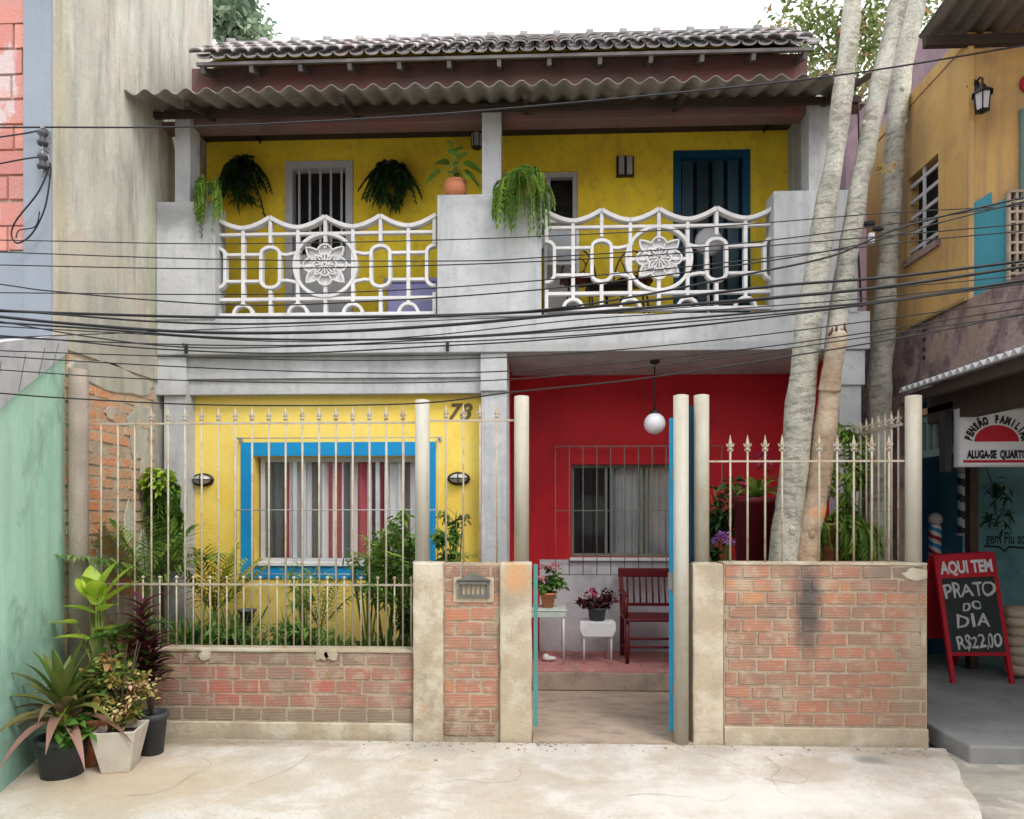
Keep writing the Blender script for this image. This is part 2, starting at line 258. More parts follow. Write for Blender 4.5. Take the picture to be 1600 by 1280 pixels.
# ------------------------------------------------------------------ mesh builder
class MB:
    def __init__(s): s.v = []; s.f = []; s.r = []; s.sm = []
    def add(s, vs, fs, rnd=None, smooth=False):
        if rnd is None: rnd = random.random()
        b = len(s.v); s.v += [tuple(p) for p in vs]; s.f += [tuple(b+i for i in f) for f in fs]
        s.r += [rnd]*len(vs); s.sm += [smooth]*len(fs); return s
    def box(s, x0, x1, y0, y1, z0, z1, rnd=None):
        return s.add([(x0,y0,z0),(x1,y0,z0),(x1,y1,z0),(x0,y1,z0),(x0,y0,z1),(x1,y0,z1),(x1,y1,z1),(x0,y1,z1)],
              [(0,3,2,1),(4,5,6,7),(0,1,5,4),(1,2,6,5),(2,3,7,6),(3,0,4,7)], rnd)
    def obox(s, p, q, wd, h, rnd=None):          # bar of rectangular section between two points
        p, q = Vector(p), Vector(q); d = (q-p).normalized()
        up = Vector((0,0,1)) if abs(d.z) < .95 else Vector((0,1,0))
        a = d.cross(up).normalized()*wd/2; b = a.cross(d).normalized()*h/2
        vs = [e+i*a+j*b for e in (p, q) for i, j in ((-1,-1),(1,-1),(1,1),(-1,1))]
        return s.add(vs, [(0,1,2,3),(7,6,5,4),(0,4,5,1),(1,5,6,2),(2,6,7,3),(3,7,4,0)], rnd)
    def prism(s, pts, y0, y1, axis='y', rnd=None):   # pts in (x,z) extruded along y; axis 'x': (y,z) along x; 'z': (x,y) along z
        n = len(pts)
        f = {'y': lambda p, t: (p[0], t, p[1]), 'x': lambda p, t: (t, p[0], p[1]), 'z': lambda p, t: (p[0], p[1], t)}[axis]
        vs = [f(p, y0) for p in pts]+[f(p, y1) for p in pts]
        fs = [tuple(range(n)), tuple(range(2*n-1, n-1, -1))]+[(i, (i+1) % n+0, (i+1) % n+n, i+n) for i in range(n)]
        fs[2:] = [(a, d, c, b) for a, b, c, d in fs[2:]]
        return s.add(vs, fs, rnd)
    def tube(s, pts, r, n=8, cap=True, rnd=None, smooth=True):
        pts = [Vector(p) for p in pts]; m = len(pts)
        rr = r if isinstance(r, (list, tuple)) else [r]*m
        vs = []; prev = None
        for i, p in enumerate(pts):
            d = (pts[min(i+1, m-1)]-pts[max(i-1, 0)]).normalized()
            if prev is None: a = d.cross(Vector((0,0,1)) if abs(d.z) < .9 else Vector((1,0,0))).normalized()
            else: a = (prev-d*prev.dot(d)).normalized()
            prev = a; b = d.cross(a)
            for k in range(n):
                t = 2*math.pi*k/n; vs.append(p+(a*math.cos(t)+b*math.sin(t))*rr[i])
        fs = [(i*n+k, i*n+(k+1) % n, (i+1)*n+(k+1) % n, (i+1)*n+k) for i in range(m-1) for k in range(n)]
        s.add(vs, fs, rnd, smooth)
        if cap:
            b0 = len(s.v)-len(vs); s.f += [tuple(b0+k for k in range(n))[::-1], tuple(b0+(m-1)*n+k for k in range(n))]; s.sm += [False]*2
        return s
    def lathe(s, prof, c, n=20, rnd=None, axis='z', smooth=True):
        vs = []
        for (r, h) in prof:
            for k in range(n):
                t = 2*math.pi*k/n; x, y = r*math.cos(t), r*math.sin(t)
                vs.append((c[0]+x, c[1]+y, c[2]+h) if axis == 'z' else (c[0]+x, c[1]+h, c[2]+y) if axis == 'y' else (c[0]+h, c[1]+x, c[2]+y))
        m = len(prof)
        fs = [(i*n+k, i*n+(k+1) % n, (i+1)*n+(k+1) % n, (i+1)*n+k) for i in range(m-1) for k in range(n)]
        return s.add(vs, fs, rnd, smooth)
    def ball(s, c, rx, ry=None, rz=None, n=14, m=8, rnd=None):
        ry = ry or rx; rz = rz or rx
        prof = [(math.sin(math.pi*i/m), -math.cos(math.pi*i/m)) for i in range(m+1)]
        b0 = len(s.v); s.lathe([(max(a, .001), h) for a, h in prof], (0,0,0), n, rnd)
        for i in range(b0, len(s.v)): x, y, z = s.v[i]; s.v[i] = (c[0]+x*rx, c[1]+y*ry, c[2]+z*rz)
        return s
    def ribbon(s, pts, wd, y0, y1, closed=False, rnd=None):   # stroke in the XZ plane, thick from y0 to y1
        P = [Vector((p[0], p[1])) for p in pts]; n = len(P); L = []; Rr = []
        for i in range(n):
            if closed: a, b = P[i-1], P[(i+1) % n]
            else: a, b = P[max(i-1, 0)], P[min(i+1, n-1)]
            d = (b-a).normalized(); q = Vector((-d.y, d.x))*wd/2; L.append(P[i]+q); Rr.append(P[i]-q)
        vs = []
        for i in range(n): vs += [(L[i].x, y0, L[i].y), (Rr[i].x, y0, Rr[i].y), (Rr[i].x, y1, Rr[i].y), (L[i].x, y1, L[i].y)]
        fs = []
        for i in range(n if closed else n-1):
            a, b = i*4, ((i+1) % n)*4
            for k in range(4): fs.append((a+k, a+(k+1) % 4, b+(k+1) % 4, b+k))
        if not closed: fs += [(0,3,2,1), ((n-1)*4, (n-1)*4+1, (n-1)*4+2, (n-1)*4+3)]
        return s.add(vs, fs, rnd)
    def holes(s, x0, x1, z0, z1, y0, y1, hs, axis='y'):      # wall with rectangular openings
        xs = sorted({x0, x1, *[h[0] for h in hs], *[h[1] for h in hs]}); zs = sorted({z0, z1, *[h[2] for h in hs], *[h[3] for h in hs]})
        def solid(i, j):
            if i < 0 or j < 0 or i >= len(xs)-1 or j >= len(zs)-1: return False
            a = (xs[i]+xs[i+1])/2; c = (zs[j]+zs[j+1])/2
            return not any(h[0] < a < h[1] and h[2] < c < h[3] for h in hs)
        T = (lambda x, y, z: (x, y, z)) if axis == 'y' else (lambda x, y, z: (y, x, z))
        for i in range(len(xs)-1):
            for j in range(len(zs)-1):
                if not solid(i, j): continue
                a, b, c, d = xs[i], xs[i+1], zs[j], zs[j+1]
                q = [[(a,y0,c),(b,y0,c),(b,y0,d),(a,y0,d)], [(b,y1,c),(a,y1,c),(a,y1,d),(b,y1,d)]]
                if not solid(i-1, j): q.append([(a,y1,c),(a,y0,c),(a,y0,d),(a,y1,d)])
                if not solid(i+1, j): q.append([(b,y0,c),(b,y1,c),(b,y1,d),(b,y0,d)])
                if not solid(i, j-1): q.append([(a,y1,c),(b,y1,c),(b,y0,c),(a,y0,c)])
                if not solid(i, j+1): q.append([(a,y0,d),(b,y0,d),(b,y1,d),(a,y1,d)])
                for vs in q: s.add([T(*p) for p in vs], [(0,1,2,3)], .5)
        return s
    def patch(s, c, rx, rz, axis='y', thick=.004, seed=0, clip=None):   # irregular smear of mortar lying on a wall face
        n = 28; P_ = []
        for i in range(n):
            a_ = 2*math.pi*i/n; k = 1+.55*noise.noise(Vector((math.cos(a_)*1.6+seed*3.1, math.sin(a_)*1.6, seed*1.7)))+.25*noise.noise(Vector((math.cos(a_)*5, math.sin(a_)*5, seed)))
            h_, z_ = math.cos(a_)*rx*k, math.sin(a_)*rz*k
            hx = (c[0] if axis == 'y' else c[1])+h_
            if clip: hx = min(max(hx, clip[0]), clip[1])
            P_.append((hx, c[2]+z_))
        T = (lambda h, t, z: (h, c[1]-t, z)) if axis == 'y' else (lambda h, t, z: (c[0]+t, h, z))
        cx = sum(p[0] for p in P_)/n
        vs = [T(h, 0, z) for h, z in P_]+[T(cx+(h-cx)*.93, thick, c[2]+(z-c[2])*.93) for h, z in P_]
        return s.add(vs, [tuple(range(n, 2*n))]+[(i, (i+1) % n, n+(i+1) % n, n+i) for i in range(n)], .5)
    # ---- leaves
    def blade(s, p, d, L, wd, droop=.3, seg=4, rnd=None, fold=.25, roll=0, tip=1.0):
        p = Vector(p); d = Vector(d).normalized(); side = d.cross(Vector((0,0,1)))
        if side.length < .1: side = Vector((math.cos(roll), math.sin(roll), 0))
        side.normalize(); nn = side.cross(d).normalized()
        if roll: side = (side*math.cos(roll)+nn*math.sin(roll)); nn = side.cross(d).normalized()
        vs = []
        for i in range(seg+1):
            t = i/seg; c = p+d*L*t*(1-.12*droop*t)-Vector((0,0,1))*droop*L*t*t
            ww = wd*.5*math.sin(math.pi*min(1, (.06+.94*t)**.75*tip)) if t < 1 else .0005
            ww = max(ww, .0006)
            vs += [c-side*ww+nn*ww*fold, c, c+side*ww+nn*ww*fold]
        fs = []
        for i in range(seg):
            a = i*3; fs += [(a, a+1, a+4, a+3), (a+1, a+2, a+5, a+4)]
        return s.add(vs, fs, rnd, True)
    def frond(s, p, d, L, leaflet, droop=.5, n=16, wd=.012, rnd=None, lift=.1, back=.35):   # palm or fern frond
        p = Vector(p); d = Vector(d).normalized(); side = d.cross(Vector((0,0,1)))
        if side.length < .1: side = Vector((1, 0, 0))
        side.normalize(); pts = []
        for i in range(n+1):
            t = i/n; pts.append(p+d*L*t-Vector((0,0,1))*droop*L*t*t)
        s.tube(pts[::2]+([pts[-1]] if n % 2 else []), [.004*(1-.8*k/len(pts[::2])) for k in range(len(pts[::2])+(n % 2))], 4, False, .3)
        base = random.random() if rnd is None else rnd
        for i in range(2, n+1):
            t = i/n; tang = (pts[i]-pts[i-1]).normalized(); ll = leaflet*math.sin(math.pi*(.12+.8*t))**.6
            for sg in (-1, 1):
                dd = (side*sg+tang*(back+.5*t)+Vector((0,0,lift))+Vector([random.uniform(-.08, .08) for _ in range(3)]))
                s.blade(pts[i], dd, ll*random.uniform(.85, 1.1), wd, .35, 2, min(1, max(0, base+random.uniform(-.25, .25))), .1)
        return s
    def cloud(s, c, rx, ry, rz, n, lf, wd=None, droop=.2, bias=None, clumps=0):   # loose leaves through a volume
        cl = None
        if clumps:
            cl = []
            while len(cl) < clumps:
                q = Vector([random.uniform(-1, 1) for _ in range(3)])
                if q.length < 1: cl.append((q, random.uniform(.18, .4), random.random()))
        for _ in range(n):
            br = random.random()
            if cl:
                q, rr, br0 = random.choice(cl); q = q+Vector([random.gauss(0, .5) for _ in range(3)])*rr; br = min(1, max(0, br0+random.uniform(-.3, .3)))
            else:
                while True:
                    q = Vector([random.uniform(-1, 1) for _ in range(3)])
                    if q.length < 1: break
            p = Vector((c[0]+q.x*rx, c[1]+q.y*ry, c[2]+q.z*rz))
            d = Vector((random.uniform(-1, 1), random.uniform(-1, 1), random.uniform(-.7, .6)))
            if bias: d += Vector(bias)
            L = lf*random.uniform(.6, 1.3)
            s.blade(p, d, L, (wd or lf*.45)*random.uniform(.8, 1.2), droop, 2, br, .2, random.uniform(-.8, .8))
        return s
    def bricks(s, x0, x1, z0, z1, bl, bh, mort, yf, rnd_fn=None, axis='y', jit=.004, skip=0, depth=.03, sgn=-1):
        T = (lambda x, y, z: (x, y, z)) if axis == 'y' else (lambda x, y, z: (y, x, z))
        rows = max(1, round((z1-z0)/bh)); bh = (z1-z0)/rows
        for r_ in range(rows):
            off = (r_ % 2)*.5*bl + random.uniform(-.12, .12)*bl
            x = x0-off; za = z0+r_*bh
            while x < x1:
                L = bl*random.uniform(.93, 1.06); a = max(x+mort/2, x0+.004); b = min(x+L-mort/2, x1-.004)
                if b-a > .03 and random.random() >= skip:
                    pr = random.uniform(0, jit); ya = yf+sgn*pr
                    c, d = za+mort/2*random.uniform(.6, 1.4), za+bh-mort/2*random.uniform(.6, 1.4)
                    rr = random.random() if not rnd_fn else rnd_fn(a, c)
                    g = .004
                    vs = [T(a+g, ya, c+g), T(b-g, ya, c+g), T(b-g, ya, d-g), T(a+g, ya, d-g), T(a, yf-sgn*depth, c), T(b, yf-sgn*depth, c), T(b, yf-sgn*depth, d), T(a, yf-sgn*depth, d)]
                    k = [random.uniform(-.0045, .0045) for _ in range(8)]
                    vs = [T(*((p if axis == 'y' else (p[1], p[0], p[2]))[0:2]), p[2]+k[i]) if False else (p[0], p[1], p[2]+k[i]) for i, p in enumerate(vs)]
                    fs = [(0,1,2,3),(4,5,1,0),(5,6,2,1),(6,7,3,2),(7,4,0,3)]
                    s.add(vs, fs, rr)
                x += L
        return s

ORG = {}
def obj(name, mb, mat, parent=None, bevel=0, at=None, label=None):
    me = bpy.data.meshes.new(name); O = Vector(at) if at is not None else (ORG[parent.name] if parent else Vector((0, 0, 0)))
    me.from_pydata([(v[0]-O.x, v[1]-O.y, v[2]-O.z) for v in mb.v], [], mb.f)
    me.update(); a = me.attributes.new('rnd', 'FLOAT', 'POINT'); a.data.foreach_set('value', mb.r)
    me.polygons.foreach_set('use_smooth', mb.sm)
    me.materials.append(M[mat] if isinstance(mat, str) else mat)
    o = bpy.data.objects.new(name, me); COL.objects.link(o)
    if parent: o.parent = parent; ORG[o.name] = ORG[parent.name]
    else: o.location = O; ORG[o.name] = O
    if bevel:
        b = o.modifiers.new('bevel', 'BEVEL'); b.width = bevel; b.segments = 2; b.limit_method = 'ANGLE'
    if label: o['label'] = label
    return o
def thing(name, label, cat, loc, group=None):
    o = bpy.data.objects.new(name, None); COL.objects.link(o); o.location = loc; o.empty_display_size = .1
    ORG[o.name] = Vector(loc); o['label'] = label; o['category'] = cat
    if group: o['group'] = group
    return o
def tag(o, label, cat, group=None):
    o['label'] = label; o['category'] = cat
    if group: o['group'] = group
    return o
def struct(name, mb, mat, bevel=0):
    o = obj(name, mb, mat, bevel=bevel); o['kind'] = 'structure'; return o
def text(mb, s_, size, place, bold=0.0, sx=1.0, depth=.002, shear=0.0, jit=0.0, space=1.0):
    """letters as geometry; place(x, y, h) maps letter plane to the world"""
    c = bpy.data.curves.new('t', 'FONT'); c.body = s_; c.size = size; c.offset = bold; c.shear = shear; c.align_x = 'CENTER'; c.space_character = space
    c.resolution_u = 3
    o = bpy.data.objects.new('t', c); COL.objects.link(o); dg = bpy.context.evaluated_depsgraph_get()
    me = bpy.data.meshes.new_from_object(o.evaluated_get(dg))
    vs = [v.co.copy() for v in me.vertices]; fs = [tuple(p.vertices) for p in me.polygons]
    bpy.data.objects.remove(o); bpy.data.curves.remove(c)
    if jit:
        for v in vs: n_ = noise.noise(Vector((v.x*12/size*.1, v.y*12/size*.1, size))); v.x += n_*jit; v.y += noise.noise(Vector((v.x*9, v.y*9, 3)))*jit
    mb.add([place(v.x*sx, v.y, 0) for v in vs], fs, .5)
    me2 = [place(v.x*sx, v.y, 0) for v in vs]
    bpy.data.meshes.remove(me); return mb

# =================================================================== SETTING
g = MB()                                                  # ground: one sheet to the horizon, low road level
g.add([(-400,-400,-.06),(400,-400,-.06),(400,400,-.06),(-400,400,-.06)], [(0,1,2,3)], .5)
struct('road', g, 'road')
pts = []                                                  # concrete apron in front of the house, with a broken right edge
e0, e1 = W(1458, 1166, -.02), Vector((X_(1540, -1.15), -1.15, 0))
for i in range(15):
    t = i/14; y = -.05-1.25*t; x = 2.66+ (.0 if t < .1 else .0)
    x = 2.74 - .50*t + .03*noise.noise(Vector((y*4, 3, 0)))+.015*noise.noise(Vector((y*19, 1, 0)))
    pts.append((x, y))
poly = [(-9, -.04), (2.72, -.04)]+pts+[(1.6, -3.2), (1.2, -9), (-9, -9)]
a = MB(); n_ = len(poly)
a.prism(poly[::-1], -.05, 0, 'z', .5)
struct('pavement', a, 'ground')
cr = MB()                                                 # cracks: thin sunken lines of dirt on the apron
def crack(p, d, n, step, seed):
    q = Vector(p); pts_ = [q.copy()]; ang = d
    for i in range(n):
        ang += random.uniform(-.6, .6); q = q+Vector((math.cos(ang), math.sin(ang), 0))*step; pts_.append(q.copy())
    vs = []; fs = []
    for i, p_ in enumerate(pts_):
        w_ = .0018*(1-i/len(pts_))+.0008*random.random(); dv = (pts_[min(i+1, n)]-pts_[max(i-1, 0)]).normalized(); s_ = Vector((-dv.y, dv.x, 0))*w_
        vs += [p_-s_, p_+s_]
    for i in range(n): fs.append((2*i, 2*i+1, 2*i+3, 2*i+2))
    cr.add([(v.x, v.y, .0035) for v in vs], fs, .5)
random.seed(3)
crack((X_(1200, -.3), -.25, 0), -1.1, 22, .035, 1); crack((1.35, -.62, 0), -.2, 18, .04, 2)
crack((-.1, -.5, 0), -1.9, 26, .04, 3); crack((-1.5, -.3, 0), -1.3, 20, .05, 4); crack((.5, -.9, 0), .1, 14, .05, 5)
crack((.95, -.05, 0), -2.0, 20, .05, 6); crack((-.75, -.02, 0), -1.4, 18, .04, 7); crack((-2.3, -1.0, 0), .25, 24, .05, 8)
M['crackdirt'] = mk('crack_dirt', (.34, .30, .25), (.46, .41, .35), 14, bump=0)
cro = struct('pavement_cracks', cr, 'crackdirt')
random.seed(11)
rb = MB()                                                 # loose rubble along the wall foot
for _ in range(170):
    if random.random() < .6: x = random.choice([random.gauss(X_(690, -.1), .22), random.gauss(X_(1440, -.1), .14), random.gauss(X_(840, 0), .12)])
    else: x = random.uniform(-2.6, 2.6)
    y = -.03-abs(random.gauss(0, .09)); r_ = random.uniform(.003, .012)
    if x < 2.6: rb.ball((x, y, r_*.5), r_, r_*random.uniform(.6, 1), r_*.6, 6, 4)
o = obj('gravel', rb, 'mortar'); o['kind'] = 'stuff'; tag(o, 'pale rubble and grit along the foot of the brick walls', 'gravel')
t_ = MB(); YT = -.27                                      # terrace of the shop at right
t_.box(2.76, 9, YT, 9, -.05, .095, .5)
struct('terrace', t_, 'terrace', bevel=.015)
st = MB(); st.prism([(2.70, -.06), (9, -.06), (9, -1.0), (2.25, -1.0), (2.30, -.7)][::-1], -.055, -.02, 'z', .5)
struct('gutter_strip', st, 'road')
pa = MB(); pa.box(-.7, 2.75, .16, 1.32, -.03, .006, .5); pa.box(X_(832, 0), X_(1083, 0), -.0385, .1595, -.03, .005, .5); struct('path', pa, 'path')
so_ = MB(); so_.box(-3.38, -.62, .18, 1.40, 0, .42, .5); struct('garden_soil', so_, 'soil')

# =================================================================== LEFT NEIGHBOUR
XL = X_(82, -.1)
print('XL', XL)
nb = thing('neighbour_house', 'tall weathered house at the left with blue-grey pilaster and stained beige side wall', 'house', (XL-2, 1, 0))
m_ = MB(); m_.box(XL-.16, XL, -.098, 2.25, 2.76, 8.6, .5); obj('side_wall', m_, 'beige', nb)
m_ = MB(); m_.box(XL-.16, XL-.02, 1.19, 2.25, -.05, 2.76, .5); m_.box(XL-5, XL-.16, 2.1, 2.25, -.05, 8.6, .5); obj('rear_wall', m_, 'beige', nb)
m_ = MB(); xa = X_(38, -.1)
m_.box(xa, XL+.001, -.11, -.099, Z_(522, -.1), 8.6, .5); m_.box(XL-5, XL-.161, -.07, -.021, Z_(372, -.07)-3.0, 8.6, .5)
m_.box(XL-5, xa, -.1, -.0711, Z_(522, -.1), Z_(382, -.1), .5); obj('front_wall', m_, 'blue_grey', nb)
m_ = MB(); m_.box(XL-5, xa-.002, -.075, -.07, Z_(381, -.1), 8.6, .5); obj('panel_mortar', m_, 'mortar', nb)
m_ = MB(); m_.bricks(XL-3, xa-.003, Z_(380, -.1), 8.55, .34, .175, .012, -.09, depth=.018); obj('brick_panel', m_, 'panel', nb)
# brick flank under the beige wall
bs = MB(); bs.box(XL-.16, XL-.012, .02, 1.19, -.05, 2.76, .5); obj('flank_mortar', bs, 'mortar', nb)
bs = MB(); bs.bricks(.03, 1.18, .0, 2.74, .19, .088, .018, XL-.012, axis='x', jit=.012, depth=.05, sgn=1, skip=.03); obj('flank_bricks', bs, 'brick_side', nb)
m_ = MB(); 
m_.patch((XL-.006, .62, 2.66), .56, .10, 'x', .006, 3, (.04, 1.17))
for k_, (y, z, ry_, rz_) in enumerate([(.95, 2.3, .16, .25), (1.05, 1.8, .1, .4), (.8, 1.5, .07, .16), (.6, 2.38, .12, .05), (1.0, 1.15, .12, .3), (.4, 1.2, .1, .10), (.7, .8, .2, .12)]):
    m_.patch((XL-.006, y, z), ry_, rz_, 'x', .003+.0005*k_, k_+1, (.04, 1.17))
o = obj('plaster_patch', m_, 'beige', nb); o['kind'] = 'stuff'

gw = thing('green_wall', 'mint green rendered wall at the left edge with stained foot', 'wall', (-3.1, -.4, 0))
nearG, farG = Vector((W(0, 800, 0)-CAM).xy.resized(3)), None
def GP(D):                                                # a point along the wall at depth D
    t = (D-3.75)/(4.80-3.75); xn = X_(0, -4.74+3.75); xf = X_(103, -4.74+4.80)
    return xn+(xf-xn)*t, -4.74+D
def ztop(D): return 2.19+(2.74-2.19)*(D-3.75)/1.05
m_ = MB(); ds = [.9, 2.4, 3.75, 4.80]
vs = []
for D in ds:
    x, y = GP(D); vs += [(x, y, -.06), (x, y, ztop(D)), (x-.2, y-.05, ztop(D)), (x-.2, y-.05, -.06)]
fs = []
for i in range(3):
    a_, b_ = i*4, i*4+4
    for k in range(4): fs.append((a_+k, a_+(k+1) % 4, b_+(k+1) % 4, b_+k))
fs += [(3,2,1,0), (12,13,14,15)]
m_.add(vs, fs, .5); obj('wall_face', m_, 'green', gw)
sp = MB(); vs = []
for D in (2.4, 3.75, 4.78):
    x, y = GP(D); z0 = ztop(D)+.003; th = {2.4: .55, 3.75: .36, 4.78: .13}[D]
    vs += [(x+.02, y, z0), (x+.02, y, z0+th), (x-1.1, y+.2, z0+th), (x-1.1, y+.2, z0)]
fs = []
for i in range(2):
    a_, b_ = i*4, i*4+4
    for k in range(4): fs.append((a_+k, a_+(k+1) % 4, b_+(k+1) % 4, b_+k))
fs += [(3,2,1,0), (8,9,10,11)]; sp.add(vs, fs, .5); obj('stair_slab', sp, 'white_wall', gw)
sp = MB()
for D in (2.9, 3.3, 3.62, 3.95, 4.25, 4.5):
    x, y = GP(D); x2, y2 = GP(D+.10); z0 = ztop(D); sp.obox((x+.021, y, z0+.01), (x2+.021, y2, z0+.30-(D-3.7)*.16), .004, .006)
obj('slab_joint', sp, 'letter', gw)

m_ = MB(); pcx = X_(120, -.02)
m_.tube([(pcx, .0, -.03), (pcx, .0, Z_(578, 0, 120))], .062, 14); M['post_brown'] = mk('brown_cement', (.33, .275, .225), (.24, .20, .165), 3, bump=.4, streak=((.15, .13, .11), .5, .75, .6)); pp = obj('corner_post', m_, 'post_brown', at=(pcx, 0, 0)); tag(pp, 'round brown cement post between the green wall and the orange brick flank', 'post')
m_ = MB(); 
ins = thing('insulator_rack', 'grey steel bracket with two stacked cable insulators on the blue-grey pilaster', 'insulator', W(70, 225, -.1))
ix = X_(70, -.15)
m_.box(ix-.014, ix+.014, -.125, -.111, Z_(258, -.12), Z_(190, -.12)); m_.tube([(ix, -.17, Z_(262, -.17)), (ix, -.17, Z_(186, -.17))], .006, 6); m_.box(ix-.01, ix+.01, -.18, -.126, Z_(192, -.12), Z_(189, -.12)); m_.box(ix-.01, ix+.01, -.18, -.126, Z_(260, -.12), Z_(257, -.12)); m_.box(ix-.01, ix+.01, -.18, -.126, Z_(225, -.12), Z_(222, -.12)); obj('bracket', m_, 'galv', ins)
for v_ in (204, 242):
    q = MB(); z = Z_(v_, -.15); q.lathe([(.001, .05), (.03, .05), (.034, .03), (.02, .015), (.02, -.01), (.036, -.025), (.03, -.045), (.001, -.045)], (ix, -.17, z), 14); obj('insulator', q, 'plastic', ins)

# =================================================================== HOUSE
YB = 1.2            # balcony front
YU = 2.1            # upstairs wall
YG = 1.42           # yellow ground-floor wall
YP = 2.24           # porch wall
XR = 2.74
hs = thing('house', 'two-storey house with yellow and red walls, grey balcony piers and cast white balustrades', 'house', (0, YB, 0))
zS0, zS1 = Z_(550, YB), Z_(492, YB)
# slab
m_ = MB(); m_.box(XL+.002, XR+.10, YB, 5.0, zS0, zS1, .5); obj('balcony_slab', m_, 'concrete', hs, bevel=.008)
m_ = MB(); m_.box(X_(1262, YB)+.0, XR+.12, YB-.015, YB-.001, zS0+.004, zS1-.02, .5); 
# ground floor: yellow wall with window opening
xw0, xw1 = X_(397, YG), X_(663, YG); zw0, zw1 = Z_(882, YG), Z_(712, YG)
xcm0, xcm1 = X_(752, YB+.05), X_(794, YB+.05)
m_ = MB(); m_.box(xcm1-.029, xcm1-.003, YG-.01, YG+.223, 0, zS0-.002, .5); obj('wall_end', m_, 'concrete', hs)
m_ = MB(); m_.holes(XL+.01, xcm1-.03, 0, zS0-.002, YG, YG+.22, [(xw0, xw1, zw0, zw1)]); obj('ground_floor_wall', m_, 'yellow', hs)
zb = Z_(614, YG-.10)
m_ = MB(); m_.box(X_(290, YB+.1), xcm0-.002, YG-.10, YG-.004, zb, zS0-.002, .5); m_.box(X_(290, YB+.1), xcm0-.002, YG-.13, YG-.102, Z_(590, YG-.1), zS0-.003, .5); obj('lintel_beam', m_, 'concrete', hs, bevel=.005)
# columns with capitals
def column(u0, u1, nm, cu0=None, cu1=None, base=0, capv=(553, 610), yb=None):
    yb = yb or YB+.06
    q = MB(); q.box(X_(u0, yb), X_(u1, yb), yb, yb+.22, base, zS0-.003, .5); o = obj('column', q, 'concrete', hs, bevel=.006)
    q = MB(); q.box(X_(cu0 or u0-2, yb-.03), X_(cu1 or u1+2, yb-.03), yb-.03, yb-.002, Z_(capv[1], yb-.03), zS0-.004, .5)
    q.box(X_(cu0 or u0-2, yb-.03), X_(u0, yb)-.002, yb-.002, yb+.2, Z_(capv[1], yb-.03), zS0-.004, .5)
    obj('capital', q, 'concrete', o, bevel=.006)
column(256, 291, 'c', 241, 290, capv=(553, 614)); column(752, 792, 'c', 751, 792); column(1312, 1346, 'c', 1310, 1352, capv=(553, 605))
# porch walls
zf = .17; zw = Z_(874, YP)
pw0, pw1 = X_(893, YP), X_(1100, YP); pz0, pz1 = Z_(870, YP), Z_(726, YP)
XP0, XP1 = xcm1, X_(1312, YB+.1)
m_ = MB(); m_.holes(XP0-.05, XP1+.1, zw, zS0-.002, YP, YP+.18, [(pw0, pw1, pz0, pz1)]); obj('porch_wall', m_, 'red', hs)
m_ = MB(); m_.box(XP0-.05, X_(843, YP), YP, YP+.18, zf, zw-.001, .5); obj('porch_wall_foot', m_, 'red', hs)
m_ = MB(); m_.box(X_(843, YP)+.001, XP1+.1, YP-.004, YP+.18, zf, zw-.002, .5); obj('white_dado', m_, 'white_wall', hs)
m_ = MB(); m_.box(XP1, XP1+.12, YB+.285, YP-.002, 0, zS0-.002, .5); obj('porch_side_wall', m_, 'red', hs)
m_ = MB(); m_.box(XP0-.06, XP0+.002, YG+.225, YP-.002, 0, zS0-.002, .5); obj('porch_side_wall', m_, 'red', hs)
m_ = MB(); m_.box(XP0+.002, XP1-.002, 1.32, YP-.005, .007, zf, .5); obj('porch_step', m_, 'path', hs, bevel=.01)
m_ = MB()
tw = .3; x = XP0+.01; j = 0
while x < XP1-.02:
    for r_ in range(3): m_.box(x, min(x+tw-.006, XP1-.004), 1.325+r_*.3, min(1.325+r_*.3+.294, YP-.008), zf+.0005, zf+.006, random.random())
    x += tw
obj('porch_floor_tiles', m_, 'porch_tile', hs)
# shell behind
m_ = MB(); m_.box(XL+.002, XL+.12, YG+.23, 4.98, 0, zS0-.003, .5); m_.box(XR-.02, XR+.1, YP+.19, 4.98, 0, zS0-.003, .5); m_.box(XL+.121, XR-.021, 4.85, 4.98, 0, zS0-.003, .5)
m_.box(XL+.121, XR-.021, YG+.23, 4.84, -.02, .05, .5); m_.box(XP0-.16, XP0-.061, YP, 4.84, .05, zS0-.003, .5); obj('rear_walls', m_, 'white_wall', hs)

# upstairs
zc = 5.36
ud = dict(d1=(X_(446, YU), X_(552, YU), zS1, Z_(252, YU, 500)), w2=(X_(786, YU), X_(903, YU), Z_(400, YU, 840), Z_(268, YU, 850)), d3=(X_(1052, YU), X_(1172, YU), zS1, Z_(235, YU, 1110)))
XU1 = X_(1231, YU)
m_ = MB(); m_.holes(XL+.01, XU1+.14, zS1+.001, zc, YU, YU+.15, [tuple(h) for h in ud.values()]); obj('upper_wall', m_, 'yellow_up', hs)
m_ = MB(); m_.box(XU1, XU1+.14, YB+.27, YU-.002, zS1+.002, zc, .5); obj('balcony_side_wall', m_, 'concrete', hs)
m_ = MB(); m_.box(XL+.003, XR+.1, YB+.25, 5.0, zc+.002, zc+.06, .5); obj('ceiling', m_, 'dark_wood', hs)
m_ = MB(); m_.box(XL+.002, XL+.12, YU+.16, 5.0, zS1+.001, zc, .5); m_.box(XR-.02, XR+.1, YU-.1, 5.0, zS1+.001, zc, .5); m_.box(XL+.121, XR-.021, 4.87, 5.0, zS1+.001, zc, .5); obj('upper_rear_walls', m_, 'mauve', hs)
